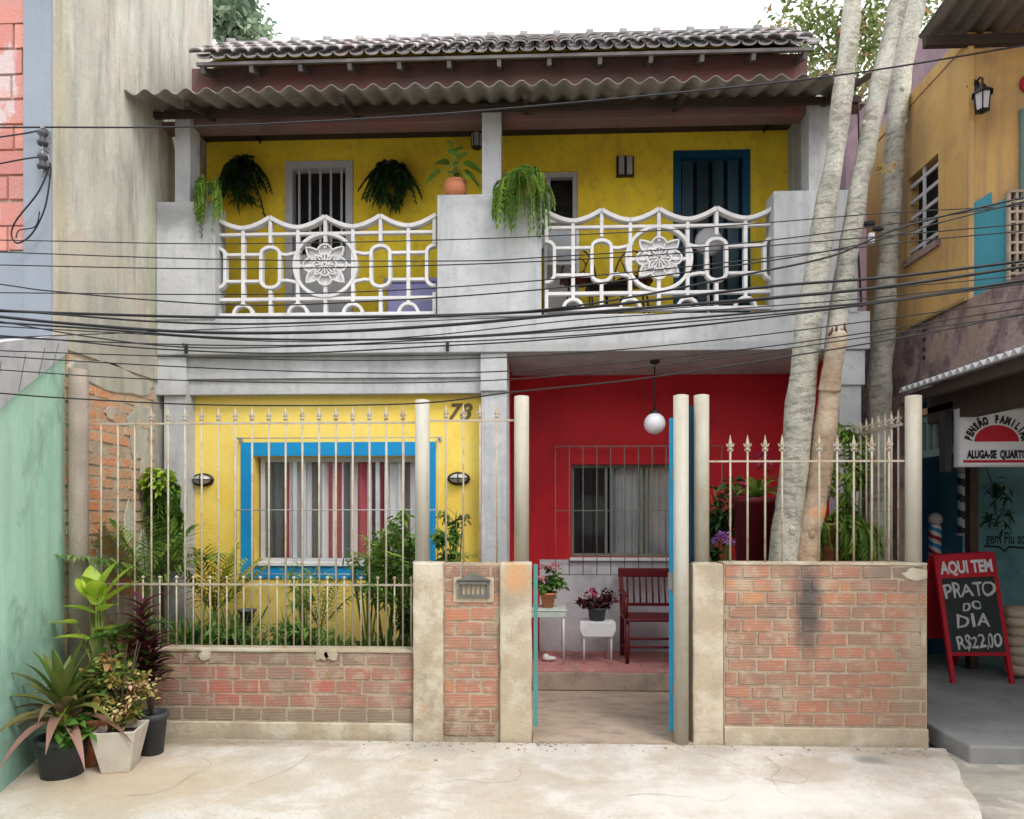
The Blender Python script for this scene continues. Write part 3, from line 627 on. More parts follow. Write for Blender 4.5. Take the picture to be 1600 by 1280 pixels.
# piers of the balcony
zpl, zpm, zpr = Z_(316, YB, 280), Z_(304, YB, 760), Z_(298, YB, 1280)
def pier(u0, u1, z, x0=None, x1=None):
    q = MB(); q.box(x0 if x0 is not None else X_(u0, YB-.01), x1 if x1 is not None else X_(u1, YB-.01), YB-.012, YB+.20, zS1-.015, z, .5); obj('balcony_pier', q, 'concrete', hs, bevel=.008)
pier(228, 336, zpl, x0=XL+.003); pier(683, 846, zpm); pier(1209, 1340, zpr)
def bcol(u0, u1, z):
    q = MB(); q.box(X_(u0, YB+.02), X_(u1, YB+.02), YB+.02, YB+.2, z-.002, 5.16, .5); obj('balcony_column', q, 'concrete', hs, bevel=.005)
bcol(273, 297, zpl); bcol(753, 783, zpm); bcol(1264, 1298, zpr)
# brown beam and awning
zb0, zb1 = Z_(190, YB+.08, 700), Z_(97, YB+.08, 700)
m_ = MB(); m_.box(X_(306, YB+.08)-.04, X_(1262, YB+.08), YB+.08, YB+.24, zb0, zb1, .5); m_.box(XL+.004, X_(306, YB+.08)-.041, YB+.08, YB+.24, zb0, 5.10, .5); m_.box(X_(1262, YB+.08)+.001, XR+.1, YB+.081, YB+.24, zb0+.1, 5.12, .5)
obj('brown_beam', m_, 'brown', hs, bevel=.006)
m_ = MB(); m_.box(X_(330, YB+.08), X_(1150, YB+.08), YB+.14, YB+.24, zb1+.001, zb1+.13, .5); obj('gable_strip', m_, 'yellow_up', hs)
def corr(mb, x0, x1, y0, y1, zf_, zb_, pitch, amp, thick=.007, ny=3, along='x', skew=0):
    n = int((x1-x0)/pitch*10); vs = []
    for lay in (0, 1):
        for j in range(ny+1):
            t = j/ny
            for i in range(n+1):
                x = x0+(x1-x0)*i/n; z = zf_+(zb_-zf_)*t+amp*math.cos(2*math.pi*(x-x0)/pitch)+(thick if lay else 0)+skew*(x-x0)
                y = y0+(y1-y0)*t
                vs.append((x, y, z) if along == 'x' else (y, x, z))
    w_ = n+1; k = (ny+1)*w_; fs = []
    for j in range(ny):
        for i in range(n):
            a_ = j*w_+i; fs += [(a_, a_+w_, a_+w_+1, a_+1), (k+a_, k+a_+1, k+a_+w_+1, k+a_+w_)]
    for i in range(n): fs += [(i, i+1, k+i+1, k+i), (ny*w_+i+1, ny*w_+i, k+ny*w_+i, k+ny*w_+i+1)]
    for j in range(ny): fs += [(j*w_+w_, j*w_, k+j*w_, k+j*w_+w_), (j*w_+n, j*w_+w_+n, k+j*w_+w_+n, k+j*w_+n)]
    mb.add(vs, fs, .5, True); return mb
YA = .72
za0 = (W(200, 146, YA).z + W(1250, 120, YA).z)/2
print('awning z', W(200, 146, YA), W(1250, 120, YA))
sheets = MB(); corr(sheets, XL+.004, X_(1368, YA), YA, YB+.078, za0, za0+.17, .171, .024)
obj('corrugated_awning', sheets, 'fibro', hs)
m_ = MB(); m_.box(XL+.004, X_(1340, YB), YB-.06, YB-.02, za0+.045, za0+.095, .5)
for xx in (-2.9, -1.6, -.1, 1.2, 2.45): m_.obox((xx, YA+.08, za0-.045), (xx, YB+.07, za0+.095), .04, .05)
obj('awning_purlin', m_, 'dark_wood', hs)
# tiled roof
YE, YRg = YB-.14, YB+.60
ze = (W(320, 92, YE).z+W(1250, 66, YE).z)/2; zr = (W(420, 72, YRg).z+W(1200, 50, YRg).z)/2
print('roof', W(320, 92, YE), W(1250, 66, YE), 'ridge', W(420, 65, YRg).z, W(1200, 45, YRg).z)
XE0, XE1 = X_(303, YE), X_(1276, YE)
def tiles(mb, y0, z0, y1, z1):
    pw = .13; nr = 3; ncol = int((XE1-XE0)/pw); pw = (XE1-XE0)/ncol
    d = Vector((0, y1-y0, z1-z0)); L = d.length; d.normalize(); nn = Vector((0, -d.z, d.y)) if y1 > y0 else Vector((0, d.z, -d.y))
    if nn.z < 0: nn = -nn
    for r_ in range(nr):
        for c in range(ncol):
            for kind in (0, 1):
                x = XE0+(c+(.5 if kind else 0)+.25)*pw; s0 = r_*L/nr-.02+random.uniform(-.012, .012); s1 = (r_+1)*L/nr+.03
                rr = random.random()
                vs = []
                for (s_, rad, off) in ((s0, .052, .018), (s1, .042, .0)):
                    base = Vector((x+random.uniform(-.003, .003), y0, z0))+d*s_+nn*(off+(.022 if not kind else .0))
                    for k in range(7):
                        t = math.pi*k/6
                        h = math.sin(t)*rad*.5*(1 if not kind else -1)
                        vs.append(base+Vector((math.cos(t)*rad*1.15, 0, 0))+nn*h)
                m_top = [v+nn*.012 for v in vs[:14]]
                allv = vs+m_top
                fs = [(k, k+1, k+8, k+7) for k in range(6)]+[(14+k+1, 14+k, 14+k+7, 14+k+8) for k in range(6)]+[(k+1, k, 14+k, 14+k+1) for k in range(6)]+[(7+k, 8+k, 22+k, 21+k) for k in range(6)]
                fs += [(0, 7, 21, 14), (13, 6, 20, 27)]
                mb.add(allv, fs, rr, False)
m_ = MB(); tiles(m_, YE, ze, YRg, zr-.03); tiles(m_, YRg+1.9, zr-1.0, YRg, zr-.03)
obj('roof_tiles', m_, 'tile', hs)
m_ = MB(); x = XE0
while x < XE1-.1:
    m_.tube([(x-.03, YRg, zr-.005), (x+.03, YRg, zr-.005), (x+.031, YRg, zr-.012), (x+.33, YRg, zr-.016)], [.074, .072, .056, .052], 10, True); x += .315
obj('ridge_tiles', m_, 'tile', hs)
m_ = MB(); m_.obox(((XE0+XE1)/2, YE+.03, ze-.05), ((XE0+XE1)/2, YRg, zr-.09), XE1-XE0-.06, .02); m_.obox(((XE0+XE1)/2, YRg+1.87, zr-1.07), ((XE0+XE1)/2, YRg, zr-.09), XE1-XE0-.06, .02); obj('roof_boarding', m_, 'dark_wood', hs)
m_ = MB(); m_.box(XE0+.02, XE1-.02, YE+.0, YE+.02, ze-.062, ze-.035, .5); obj('fascia', m_, 'grey_wood', hs)
for k in range(13):
    q = MB(); x = XE0+.06+k*(XE1-XE0-.14)/12; q.obox((x, YE+.026, ze-.085), (x, YB+.135, ze+.02), .035, .055); obj('rafter', q, 'grey_wood', hs)
for xx in (XE0+.1, XE1-.16):                               # gable ends
    q = MB(); q.prism([(YE+.3, zc+.065), (YRg+1.7, zc+.065), (YRg+1.7, zr-1.0), (YRg, zr-.14), (YE+.3, ze+.0)], xx, xx+.06, 'x', .5); obj('gable_wall', q, 'brown', hs)

# ---- balustrades
def balustrade(X0, X1, zb_, label):
    b = (X1-X0)/8; U = b/135.0; kz = .001743; y0, y1 = YB+.07, YB+.125; w_ = .032
    zz = lambda y: zb_+(642-y)*kz
    xx = lambda i, off=0: X0+i*b+off*U
    q = MB()
    for k in range(8):                                    # scalloped top
        lo, hi = (k+1, k) if k % 2 == 0 else (k, k+1)
        P_ = []
        for j in range(9):
            t = j/8; s_ = (1-t) if k % 2 == 0 else t
            P_.append((xx(k+t), zz(192)+(zz(138)-zz(192))*s_**1.7))
        q.ribbon(P_, .036, y0-.012, y1+.01)
    obj_rail = q
    r = MB(); r.ribbon([(xx(0), zz(222)), (xx(8), zz(222))], .026, y0+.004, y1-.004); r.ribbon([(xx(0), zz(556)), (xx(8), zz(556))], .03, y0+.003, y1-.003)
    r.ribbon([(xx(0), zz(637)), (xx(8), zz(637))], .03, y0-.004, y1+.004)
    v = MB()
    for i in (1, 3, 5, 7): v.ribbon([(xx(i), zz(192)), (xx(i), zz(592))], w_, y0, y1)
    for i in (2, 6): v.ribbon([(xx(i), zz(140)), (xx(i), zz(272))], w_, y0, y1); v.ribbon([(xx(i), zz(512)), (xx(i), zz(636))], w_, y0, y1)
    v.ribbon([(xx(4), zz(140)), (xx(4), zz(300))], w_, y0+.001, y1+.001); v.ribbon([(xx(4), zz(470)), (xx(4), zz(636))], w_, y0+.001, y1+.001)
    for i, s_ in ((0, .5), (8, -.5)):
        v.ribbon([(xx(i)+s_*w_, zz(140)), (xx(i)+s_*w_, zz(280))], w_, y0, y1); v.ribbon([(xx(i)+s_*w_, zz(530)), (xx(i)+s_*w_, zz(636))], w_, y0, y1)
    ov = MB()
    def stad(i, half=0):
        P_ = []; rx = 46*U; zc0, zc1 = zz(325), zz(462); rz = .05*1.0
        for j in range(9): t = math.pi*j/8; P_.append((xx(i)+rx*math.cos(t), zc0+.062*math.sin(t)))
        for j in range(9): t = math.pi+math.pi*j/8; P_.append((xx(i)+rx*math.cos(t), zc1+.062*math.sin(t)))
        if half == 0: ov.ribbon(P_, .03, y0-.003, y1+.003, True)
        elif half > 0: ov.ribbon([P_[4], P_[3], P_[2], P_[1], P_[0], P_[17], P_[16], P_[15], P_[14], P_[13]], .03, y0-.003, y1+.003)
        else: ov.ribbon(P_[4:14], .03, y0-.003, y1+.003)
    stad(2); stad(6); stad(0, 1); stad(8, -1)
    c = MB()
    for y in (325, 462):
        s_ = -1 if y == 325 else 1
        c.ribbon([(xx(0, 46), zz(y)), (xx(2, -46), zz(y))], .026, y0+.005, y1-.005); c.ribbon([(xx(6, 46), zz(y)), (xx(8, -46), zz(y))], .026, y0+.005, y1-.005)
        for sg, i0, i1 in ((1, 2, 3), (-1, 6, 5)):
            c.ribbon([(xx(i0, 46*sg), zz(y)), (xx(i0, 80*sg), zz(y+3*-s_)), (xx(i1, -20*sg), zz(y+s_*4)), (xx(i1, 14*sg), zz(y+s_*16+ (0)))], .026, y0+.005, y1-.005)
    c.ribbon([(xx(3), zz(387)), (xx(5), zz(387))], .026, y0+.006, y1-.006)
    rg = MB(); P_ = []
    for j in range(36): t = 2*math.pi*j/36; P_.append((xx(4)+152*U*math.cos(t), zz(385)+160*kz*math.sin(t)))
    rg.ribbon(P_, .03, y0-.005, y1+.005, True)
    for i in (1, 3, 5, 7):
        P_ = [(xx(i)+47*U*math.cos(math.pi*j/8), zz(637)+52*kz*math.sin(math.pi*j/8)) for j in range(9)]; rg.ribbon(P_, .028, y0-.001, y1+.001)
    fl = MB()
    def rose(sc, ya, yb_, up):
        P_ = []
        for j in range(96):
            t = 2*math.pi*j/96; ph = math.degrees(t) % 90; ph = ph if ph < 45 else ph-90; a_ = abs(ph)
            rr_ = 112-22*(a_/24)**2 if a_ < 24 else 84+(a_-24)/21*52
            P_.append((xx(4)+rr_*sc*U*math.cos(t)*1.02, zz(385)+rr_*sc*kz*math.sin(t)))
        n = len(P_); cx, cz = xx(4), zz(385)
        fl.ribbon(P_, .013, ya-up, ya-.001, True)
        vs = [(p[0], ya, p[1]) for p in P_]+[(cx, ya-.004, cz)]+[(p[0], yb_, p[1]) for p in P_]+[(cx, yb_, cz)]
        fs = [(j, (j+1) % n, n) for j in range(n)]+[(n+1+(j+1) % n, n+1+j, 2*n+1) for j in range(n)]+[(j, n+1+j, n+1+(j+1) % n, (j+1) % n) for j in range(n)]
        fl.add(vs, fs, .5)
    rose(.93, y0+.024, y1-.004, .034); rose(.50, y0+.016, y0+.0235, .024)
    for j in range(8):
        t = math.pi/4*j; r0, r1 = .012, (.085 if j % 2 == 0 else .10)
        p = Vector((xx(4), y0-.012, zz(385)))
        fl.obox(p+Vector((math.cos(t)*r0, 0, math.sin(t)*r0)), p+Vector((math.cos(t)*r1, .004, math.sin(t)*r1)), .012, .012)
    for j in range(8):
        t0 = math.pi/4*j+math.pi/8
        fl.obox((xx(4)+.03*math.cos(t0), y0-.008, zz(385)+.03*math.sin(t0)), (xx(4)+.14*math.cos(t0), y0+.002, zz(385)+.14*math.sin(t0)), .008, .01)
    bal = MB()
    for q_ in (obj_rail, r, v, ov, c, rg):
        o_ = len(bal.v); bal.v += q_.v; bal.f += [tuple(i+o_ for i in f) for f in q_.f]; bal.r += q_.r; bal.sm += q_.sm
    bo = obj('balustrade', bal, 'white_cast', hs, bevel=.004, label=label); obj('rosette', fl, 'white_cast', bo)
zbl = Z_(492, YB+.1)
balustrade(X_(339, YB+.1), X_(682, YB+.1), Z_(494, YB+.1, 510), 'left white cast balustrade of scallops, ovals and a flower rosette')
balustrade(X_(851, YB+.1), X_(1209, YB+.1), Z_(485, YB+.1, 1030), 'right white cast balustrade of scallops, ovals and a flower rosette')

# ---- windows and doors
def curtain(mb, x0, x1, z0, z1, y, amp=.02, fold=.09, fn=None):
    n = int((x1-x0)/.012); vs = []; k = len(mb.v)
    for i in range(n+1):
        x = x0+(x1-x0)*i/n; yy = y+amp*math.sin(x/fold*2*math.pi)+.3*amp*math.sin(x/fold*1.27*2*math.pi)
        c = fn(x) if fn else .5
        for z in (z0, z1): mb.v.append((x, yy, z)); mb.r.append(c)
    for i in range(n): mb.f.append((k+2*i, k+2*i+2, k+2*i+3, k+2*i+1)); mb.sm.append(True)
wn = MB()                                                 # blue surround painted proud of the wall
bo0, bo1, bz0, bz1 = X_(377, YG), X_(681, YG), Z_(905, YG), Z_(690, YG)
wn.box(bo0, xw0-.004, YG-.012, YG-.001, bz0, bz1, .5); wn.box(xw1+.004, bo1, YG-.012, YG-.001, bz0, bz1, .5)
wn.box(xw0-.004, xw1+.004, YG-.012, YG-.001, zw1+.003, bz1, .5); wn.box(xw0-.004, xw1+.004, YG-.012, YG-.001, bz0, zw0-.018, .5)
win = obj('window', wn, 'blue', hs, label='ground-floor window with bright blue surround and striped curtain')
q = MB(); yf = YG+.10
for (a_, b_, c_, d_) in ((xw0+.02, xw0+.06, zw0, zw1), (xw1-.06, xw1-.02, zw0, zw1), (xw0+.061, xw1-.061, zw0+.001, zw0+.045), (xw0+.061, xw1-.061, zw1-.045, zw1-.001)): q.box(a_, b_, yf, yf+.04, c_, d_, .5)
for uu in (461, 475, 590, 604): x = X_(uu, yf); q.box(x-.018, x+.018, yf-.005, yf+.035, zw0+.046, zw1-.046, .5)
obj('frame', q, 'alu', win)
q = MB(); q.box(xw0+.06, xw1-.06, yf+.02, yf+.024, zw0+.05, zw1-.05, .5); obj('pane', q, 'glass', win)
q = MB(); q.box(xw0-.01, xw1+.01, YG-.03, YG+.099, zw0-.017, zw0+.012, .5); obj('sill', q, 'sill', win)
q = MB()
def cfn(x):
    u = (x-xw0)/(xw1-xw0)
    for a_, b_, c_ in ((.03, .14, .9), (.14, .17, .6), (.24, .29, .1), (.31, .35, .9), (.40, .44, .6), (.455, .49, .6), (.5, .54, .9), (.575, .64, .6), (.67, .70, .9), (.71, .755, .6), (.86, .9, .9), (.95, .97, .9)):
        if a_ < u < b_: return c_
    return .1
curtain(q, xw0+.03, xw1-.03, zw0+.02, zw1-.02, yf+.065, fn=cfn); obj('curtain', q, 'curtain', win)
q = MB(); q.box(xw0-.1, xw1+.1, yf+.5, yf+.52, zw0-.2, zw1+.2, .5); obj('room_darkness_sheet', q, 'dark', win)  # black sheet paints the unlit room behind the curtain
# grille on the window, standing off the wall
q = MB(); yg = YG-.11; z0, z1 = Z_(902, yg), Z_(683, yg); xg0, xg1 = X_(369, yg), X_(684, yg)
for k in range(13): x = xg0+(xg1-xg0)*k/12; q.tube([(x, yg, z0), (x, yg, z1)], .0055, 6)
for z in (z1, Z_(797, yg), z0+.02): q.tube([(xg0-.01, yg, z), (xg1+.01, yg, z)], .0055, 6)
for x in (xg0, xg1): q.box(x-.02, x+.02, YG-.012, YG-.001, z1-.02, z1+.02, .5); q.tube([(x, yg, z1), (x, YG, z1)], .008, 6); q.tube([(x, yg, z0+.02), (x, YG, z0+.02)], .008, 6)
obj('window_grille', q, 'grille', win)

q = MB(); yf = YP+.09                                     # porch window
for (a_, b_, c_, d_) in ((pw0+.0, pw0+.03, pz0, pz1), (pw1-.03, pw1, pz0, pz1), (pw0+.031, pw1-.031, pz0, pz0+.03), (pw0+.031, pw1-.031, pz1-.03, pz1)): q.box(a_, b_, yf, yf+.04, c_, d_, .5)
for uu in (947, 955, 1002, 1010, 1060): x = X_(uu, yf); q.box(x-.013, x+.013, yf-.004, yf+.03, pz0+.031, pz1-.031, .5)
w2 = obj('window', q, 'grille_green', hs, label='porch window in the red wall with grey curtains')
q = MB(); q.box(pw0+.03, pw1-.03, yf+.02, yf+.024, pz0+.03, pz1-.03, .5); obj('pane', q, 'glass', w2)
q = MB(); curtain(q, X_(956, yf), pw1, pz0, pz1, yf+.09, .02, .07); obj('curtain', q, 'curtain_grey', w2)
q = MB(); q.box(pw0-.1, pw1+.1, yf+.5, yf+.52, pz0-.2, pz1+.2, .5); obj('room_darkness_sheet', q, 'dark', w2)
q = MB(); q.box(pw0-.02, pw1+.02, YP-.045, YP-.006, pz0-.035, pz0-.004, .5); obj('sill', q, 'sill', w2)
q = MB(); yg = YP-.10; z0, z1 = Z_(899, yg), Z_(698, yg); x0, x1 = X_(868, yg), X_(1130, yg)
k = 0; x = x0
while x <= x1: q.tube([(x, yg, z0), (x, yg, z1)], .005, 6); x += .138
for z in (z0+.01, z1, Z_(798, yg)): q.tube([(x0, yg, z), (x1, yg, z)], .0055, 6)
for z in (z0+.01, z1): q.tube([(x0, yg, z), (x0, YP, z)], .007, 6)
obj('window_grille', q, 'grille_green', w2)

def door(h, frame_mat, leaf_mat, kind, label):
    x0, x1, z0, z1 = h; q = MB(); fw = .075
    q.box(x0+.002, x0+fw, YU-.015, YU+.1, z0+.003, z1-.003, .5); q.box(x1-fw, x1-.002, YU-.015, YU+.1, z0+.003, z1-.003, .5); q.box(x0+fw+.001, x1-fw-.001, YU-.014, YU+.1, z1-fw, z1-.004, .5)
    d = obj('door', q, frame_mat, hs, label=label)
    q = MB(); 
    if kind == 'white':
        for k in range(5): x = x0+fw+(x1-x0-2*fw)*(k+.5)/5; q.box(x-.01, x+.01, YU+.03, YU+.05, z0+.9, z1-fw-.001, .5)
        q.box(x0+fw+.001, x1-fw-.001, YU+.02, YU+.06, z0+.004, z0+.9, .5); obj('door_leaf', q, 'alu', d)
    else:
        for k in range(4): x = x0+fw+(x1-x0-2*fw)*(k+.5)/4; q.box(x-.055, x+.055, YU+.05, YU+.08, z0+.004, z1-fw-.002, .5)
        obj('door_leaf', q, 'door_dark', d)
    q = MB(); q.box(x0+.002, x1-.002, YU+.105, YU+.12, z0+.003, z1-.003, .5); obj('opening_darkness_sheet', q, 'dark', d)  # black backing painted for the gloom behind the door
door(ud['d1'], 'alu', 'alu', 'white', 'grey-white barred door on the left of the balcony')
door(ud['d3'], 'door_blue', 'door_blue', 'blue', 'dark blue door on the right of the balcony')
x0, x1, z0, z1 = ud['w2']; q = MB()
for a_, b_, c_, d_ in ((x0, x0+.05, z0, z1), (x1-.05, x1, z0, z1), (x0+.051, x1-.051, z1-.05, z1-.002), (x0+.051, x1-.051, z0+.002, z0+.05)): q.box(a_, b_, YU+.02, YU+.09, c_, d_, .5)
x = (x0+x1)/2+.08; q.box(x-.02, x+.02, YU+.021, YU+.08, z0+.052, z1-.052, .5)
w3 = obj('window', q, 'alu', hs, label='dark upstairs window beside the middle pier'); q = MB(); q.box(x0+.05, x1-.05, YU+.05, YU+.055, z0+.05, z1-.05, .5); obj('pane', q, 'glass', w3)
q = MB(); curtain(q, x0+.05, x0+.42, z0, z1-.02, YU+.1, .012, .06); obj('curtain', q, 'curtain_grey', w3)
q = MB(); q.box(x0, x1, YU+.13, YU+.14, z0, z1, .5); obj('opening_darkness_sheet', q, 'dark', w3)

# house number
q = MB(); yn = YG-.004
text(q, '78', .20, lambda x, y, h: (X_(717, YG)+x, yn-.008, Z_(655, YG, 717)+y), bold=.004, shear=.25, space=1.05)
o = obj('house_number', q, 'number', hs); md = o.modifiers.new('s', 'SOLIDIFY'); md.thickness = .01

# =================================================================== STREET WALLS
Zt = Z_(880, 0)
def brickwall(name, label, u0, u1, ztop_, bl, bh, mat, rows_z0, yf=0, base=True, fn=None):
    X0, X1 = X_(u0, 0), X_(u1, 0); t = thing(name, label, 'wall', ((X0+X1)/2, .08, 0))
    q = MB(); q.box(X0, X1, yf+.006, .15, -.03, ztop_-.004, .5); obj('mortar', q, 'mortar', t)
    q = MB(); q.bricks(X0+.003, X1-.003, rows_z0, ztop_-.008, bl, bh, .013, yf+.002, depth=.03, rnd_fn=fn); obj('brick_courses', q, mat, t)
    if base: q = MB(); q.box(X0-.002, X1+.002, yf-.016, yf+.005, -.03, rows_z0-.006, .5); obj('cement_plinth', q, 'pillar', t, bevel=.008)
    return t, X0, X1
random.seed(21)
zl = Z_(1020, .03)
tl, a0, a1 = brickwall('low_brick_wall', 'long low wall of dull red hollow brick under the left railing', 236, 646, zl, .187, .098, 'brick_grey', .11, yf=.03, fn=lambda x, z: random.uniform(.45, .95) if .19 < z < .46 else random.uniform(0, .45))
q = MB(); q.box(a0, a1, .022, .16, zl-.004, zl+.012, .5)
for uu in (318, 500, 516): q.patch((X_(uu, 0), .024, zl-.03), .05, .035, 'y', .005, uu)
obj('mortar_cap', q, 'pillar', tl)
# left return of the low wall, hidden by the pots
q = MB(); q.box(X_(134, 0), a0-.002, .05, .15, -.03, zl-.1, .5); obj('wall_end', q, 'mortar', tl)
def pillarobj(u0, u1, label, y0=-.02):
    X0, X1 = X_(u0, y0), X_(u1, y0); q = MB()
    n = 12; vs = []
    for i in range(n+1):
        z = -.03+(Zt+.03)*i/n; j = lambda s_: .006*noise.noise(Vector((z*7, s_, u0)))
        vs += [(X0+j(1), y0+j(2), z), (X1+j(3), y0+j(2.2), z), (X1+j(3), .17, z), (X0+j(1), .17, z)]
    fs = [(0,3,2,1), (4*n, 4*n+1, 4*n+2, 4*n+3)]
    for i in range(n):
        for k in range(4): fs.append((4*i+k, 4*i+(k+1) % 4, 4*i+4+(k+1) % 4, 4*i+4+k))
    q.add(vs, fs, .5); o = obj('wall_pillar', q, 'pillar', bevel=.01, at=((X0+X1)/2, .07, 0)); tag(o, label, 'pillar'); return o
pillarobj(645, 692, 'tan cement pillar between the low brick wall and the letterbox bricks')
pillarobj(781, 831, 'tan cement pillar with rust-orange top at the left of the gateway')
pillarobj(1083, 1131, 'grey-tan cement pillar at the right of the gateway')
t2, b0, b1 = brickwall('letterbox_wall', 'narrow brick panel with a letterbox between two cement pillars', 692.5, 780.5, Zt, .20, .0985, 'brick', .02, yf=.012, base=False, fn=lambda x, z: (random.uniform(0, .15) if z < .22 or z > 1.0 else random.uniform(.35, .85)))
t3, c0, c1 = brickwall('high_brick_wall', 'chest-high brick wall with a black soot stain at the right of the gate', 1131.5, 1449, Zt, .205, .094, 'brick', .125, yf=.0, fn=lambda x, z: random.uniform(.15, .75) if z < .95 or z > 1.12 else random.uniform(.6, .93))
q = MB(); q.box(c0, c1, .0, .16, Zt-.006, Zt+.008, .5)
for k_, (uu, vv, a_, b_) in enumerate(((1432, 895, .10, .04), (1443, 985, .02, .10))):
    q.patch((X_(uu, 0), -.0025, Z_(vv, 0)), a_, b_, 'y', .0015+.0005*k_, k_+7, (c0+.004, c1-.002))
o = obj('mortar_cap', q, 'pillar', t3)
# side return of the high wall
q = MB(); q.box(c1-.14, c1, .151, 1.15, -.03, Zt-.1, .5); obj('side_wall', q, 'mortar', t3)
# letter box
lb = thing('letter_box', 'small grey cast letterbox with pitched top set in the narrow brick panel', 'letterbox', W(740, 915, 0))
lx0, lx1, lz0, lz1 = X_(715, 0), X_(765, 0), Z_(934, 0), Z_(907, 0); xm = (lx0+lx1)/2
q = MB(); q.box(lx0-.03, lx1+.03, .002, .01, lz0-.035, lz1+.02, .5); obj('cement_surround', q, 'pillar', lb, bevel=.003)
q = MB(); q.holes(lx0, lx1, lz0, lz1, -.014, .02, [(lx0+.016, lx1-.016, lz0+.018, lz1-.03)]); q.prism([(lx0-.012, lz1), (lx1+.012, lz1), (xm, lz1+.055)], -.03, .01); q.box(lx0+.014, lx1-.014, -.022, -.015, lz1-.028, lz1-.006, .5); obj('box_front', q, 'letter', lb, bevel=.002)
q = MB(); q.box(lx0+.016, lx1-.016, .004, .018, lz0+.018, lz1-.03, .5); obj('slot', q, 'dark', lb)
q = MB()
for k in range(6): x = lx0+.03+k*(lx1-lx0-.06)/5; q.box(x-.004, x+.004, -.010, -.002, lz0+.019, lz1-.031, .5)
obj('slot_bars', q, 'letter', lb)

# ---- steel pipe posts
def post(u, v0, v1, label, r=.052, y=.06):
    x = X_(u, y); z0 = Z_(v1, y) if v1 < 1100 else .0; q = MB(); z1 = Z_(v0, y)
    q.tube([(x, y, z0-.02), (x, y, z1)], r, 20); q.tube([(x, y, z1), (x, y, z1+.004)], [r*.96, r*.7], 20)
    if v1 < 1100: q.ball((x, y, z0), .075, .075, .022, 12, 6)
    o = obj('steel_post', q, 'steel', at=(x, y, max(z0, 0))); tag(o, label, 'post', 'cream pipe posts of the street fence'); return x
ps = [post(660, 625, 880, 'cream pipe post at the right end of the long spear railing'), post(815, 620, 880, 'cream pipe post on the orange-topped pillar left of the gateway'),
      post(1064, 620, 1150, 'cream pipe post standing on the ground as the gate hinge post', y=.0), post(1096, 620, 880, 'cream pipe post on the pillar just right of the hinge post'),
      post(1427, 623, 880, 'cream pipe post on the right end of the high brick wall')]

# ---- railings
def spear(q, x, y, z, s=1.0):
    q.lathe([(.011*s, 0), (.014*s, .008*s), (.008*s, .016*s)], (x, y, z), 8)
    q.lathe([(.007*s, .014*s), (.015*s, .035*s), (.010*s, .05*s), (.001, .095*s)], (x, y, z), 6)
    for sg in (-1, 1):
        q.tube([(x, y, z+.018*s), (x+sg*.016*s, y, z+.024*s), (x+sg*.024*s, y, z+.042*s)], [.005*s, .005*s, .002*s], 5)
        q.tube([(x, y, z+.0*s), (x+sg*.012*s, y, z-.006*s), (x+sg*.018*s, y, z+.008*s)], [.004*s, .004*s, .002*s], 5)
def barmesh(q, x, y, z0, z1, tip=None, r=.0068, s=1.0):
    q.tube([(x, y, z0), (x, y, z1)], r, 8)
    if tip == 'spear': spear(q, x, y, z1, s)
    if tip == 'ball': q.ball((x, y, z1+.008), .013, n=10, m=6)
YR = .085
def railing(label, loc): return thing('railing', label, 'railing', loc)
rl = railing('long cream spear railing with a lower row of ball-tipped bars before the garden', (X_(400, YR), YR, zl))
k = 0; u = 158
while u < 640:
    q = MB(); x = X_(u, YR); hi = u > 230
    barmesh(q, x, YR, zl+.02, Z_(654 if hi else 661, YR), 'spear' if hi else None); obj('bar', q, 'bar', rl); u += 26.2
u = 171-13.1*0
while u < 645:
    x = X_(u, YR)
    if u > 200 : q = MB(); barmesh(q, x, YR, zl+.02, Z_(906, YR), 'ball' , r=.006); obj('short_bar', q, 'bar', rl)
    u += 26.2
for (va, r_) in ((659.5, .0085), (915, .0085), (1014, .012)):
    q = MB(); z = Z_(va, YR); q.obox((X_(134, YR), YR, z), (X_(649, YR), YR, z), .014, .014 if va < 1000 else .02); obj('cross_rail', q, 'bar', rl)
q = MB(); q.obox((X_(134, YR), YR, .4), (X_(134, YR), YR, Z_(655, YR)), .022, .022); obj('end_bar', q, 'letter', rl)
rl = railing('short cream spear railing above the letterbox between two pipe posts', (X_(735, YR), YR, Zt))
for u in (697, 724, 750, 776.5): q = MB(); barmesh(q, X_(u, YR), YR, Zt-.01, Z_(652, YR), 'spear'); obj('bar', q, 'bar', rl)
q = MB(); z = Z_(657, YR); q.obox((X_(671, YR), YR, z), (X_(805, YR), YR, z), .014, .014); obj('cross_rail', q, 'bar', rl)
rl = railing('low cream spear railing on the high brick wall in front of the tree trunks', (X_(1260, YR), YR, Zt))
for u in (1141, 1168, 1195.5, 1222, 1280, 1308, 1334, 1362, 1389): q = MB(); barmesh(q, X_(u, .07), .07, Zt-.005, Z_(705, .07), 'spear', s=1.15, r=.0075); obj('bar', q, 'bar', rl)
q = MB(); z = Z_(722, .07); q.obox((X_(1108, .07), .07, z), (X_(1416, .07), .07, z), .013, .013); obj('cross_rail', q, 'bar', rl)
rl = railing('rusty side railing of tall spears running back from the right corner post', (2.58, .6, Zt))
xs_ = X_(1417, .06)
for k in range(11):
    y = .17+k*.094; q = MB(); barmesh(q, xs_+.0, y, Zt-.12, Z_(660, .06), 'spear', r=.007); obj('bar', q, 'bar', rl)
for z in (Z_(664, .06), Zt+.0): q = MB(); q.obox((xs_, .12, z), (xs_, 1.16, z), .014, .02); obj('cross_rail', q, 'bar', rl)

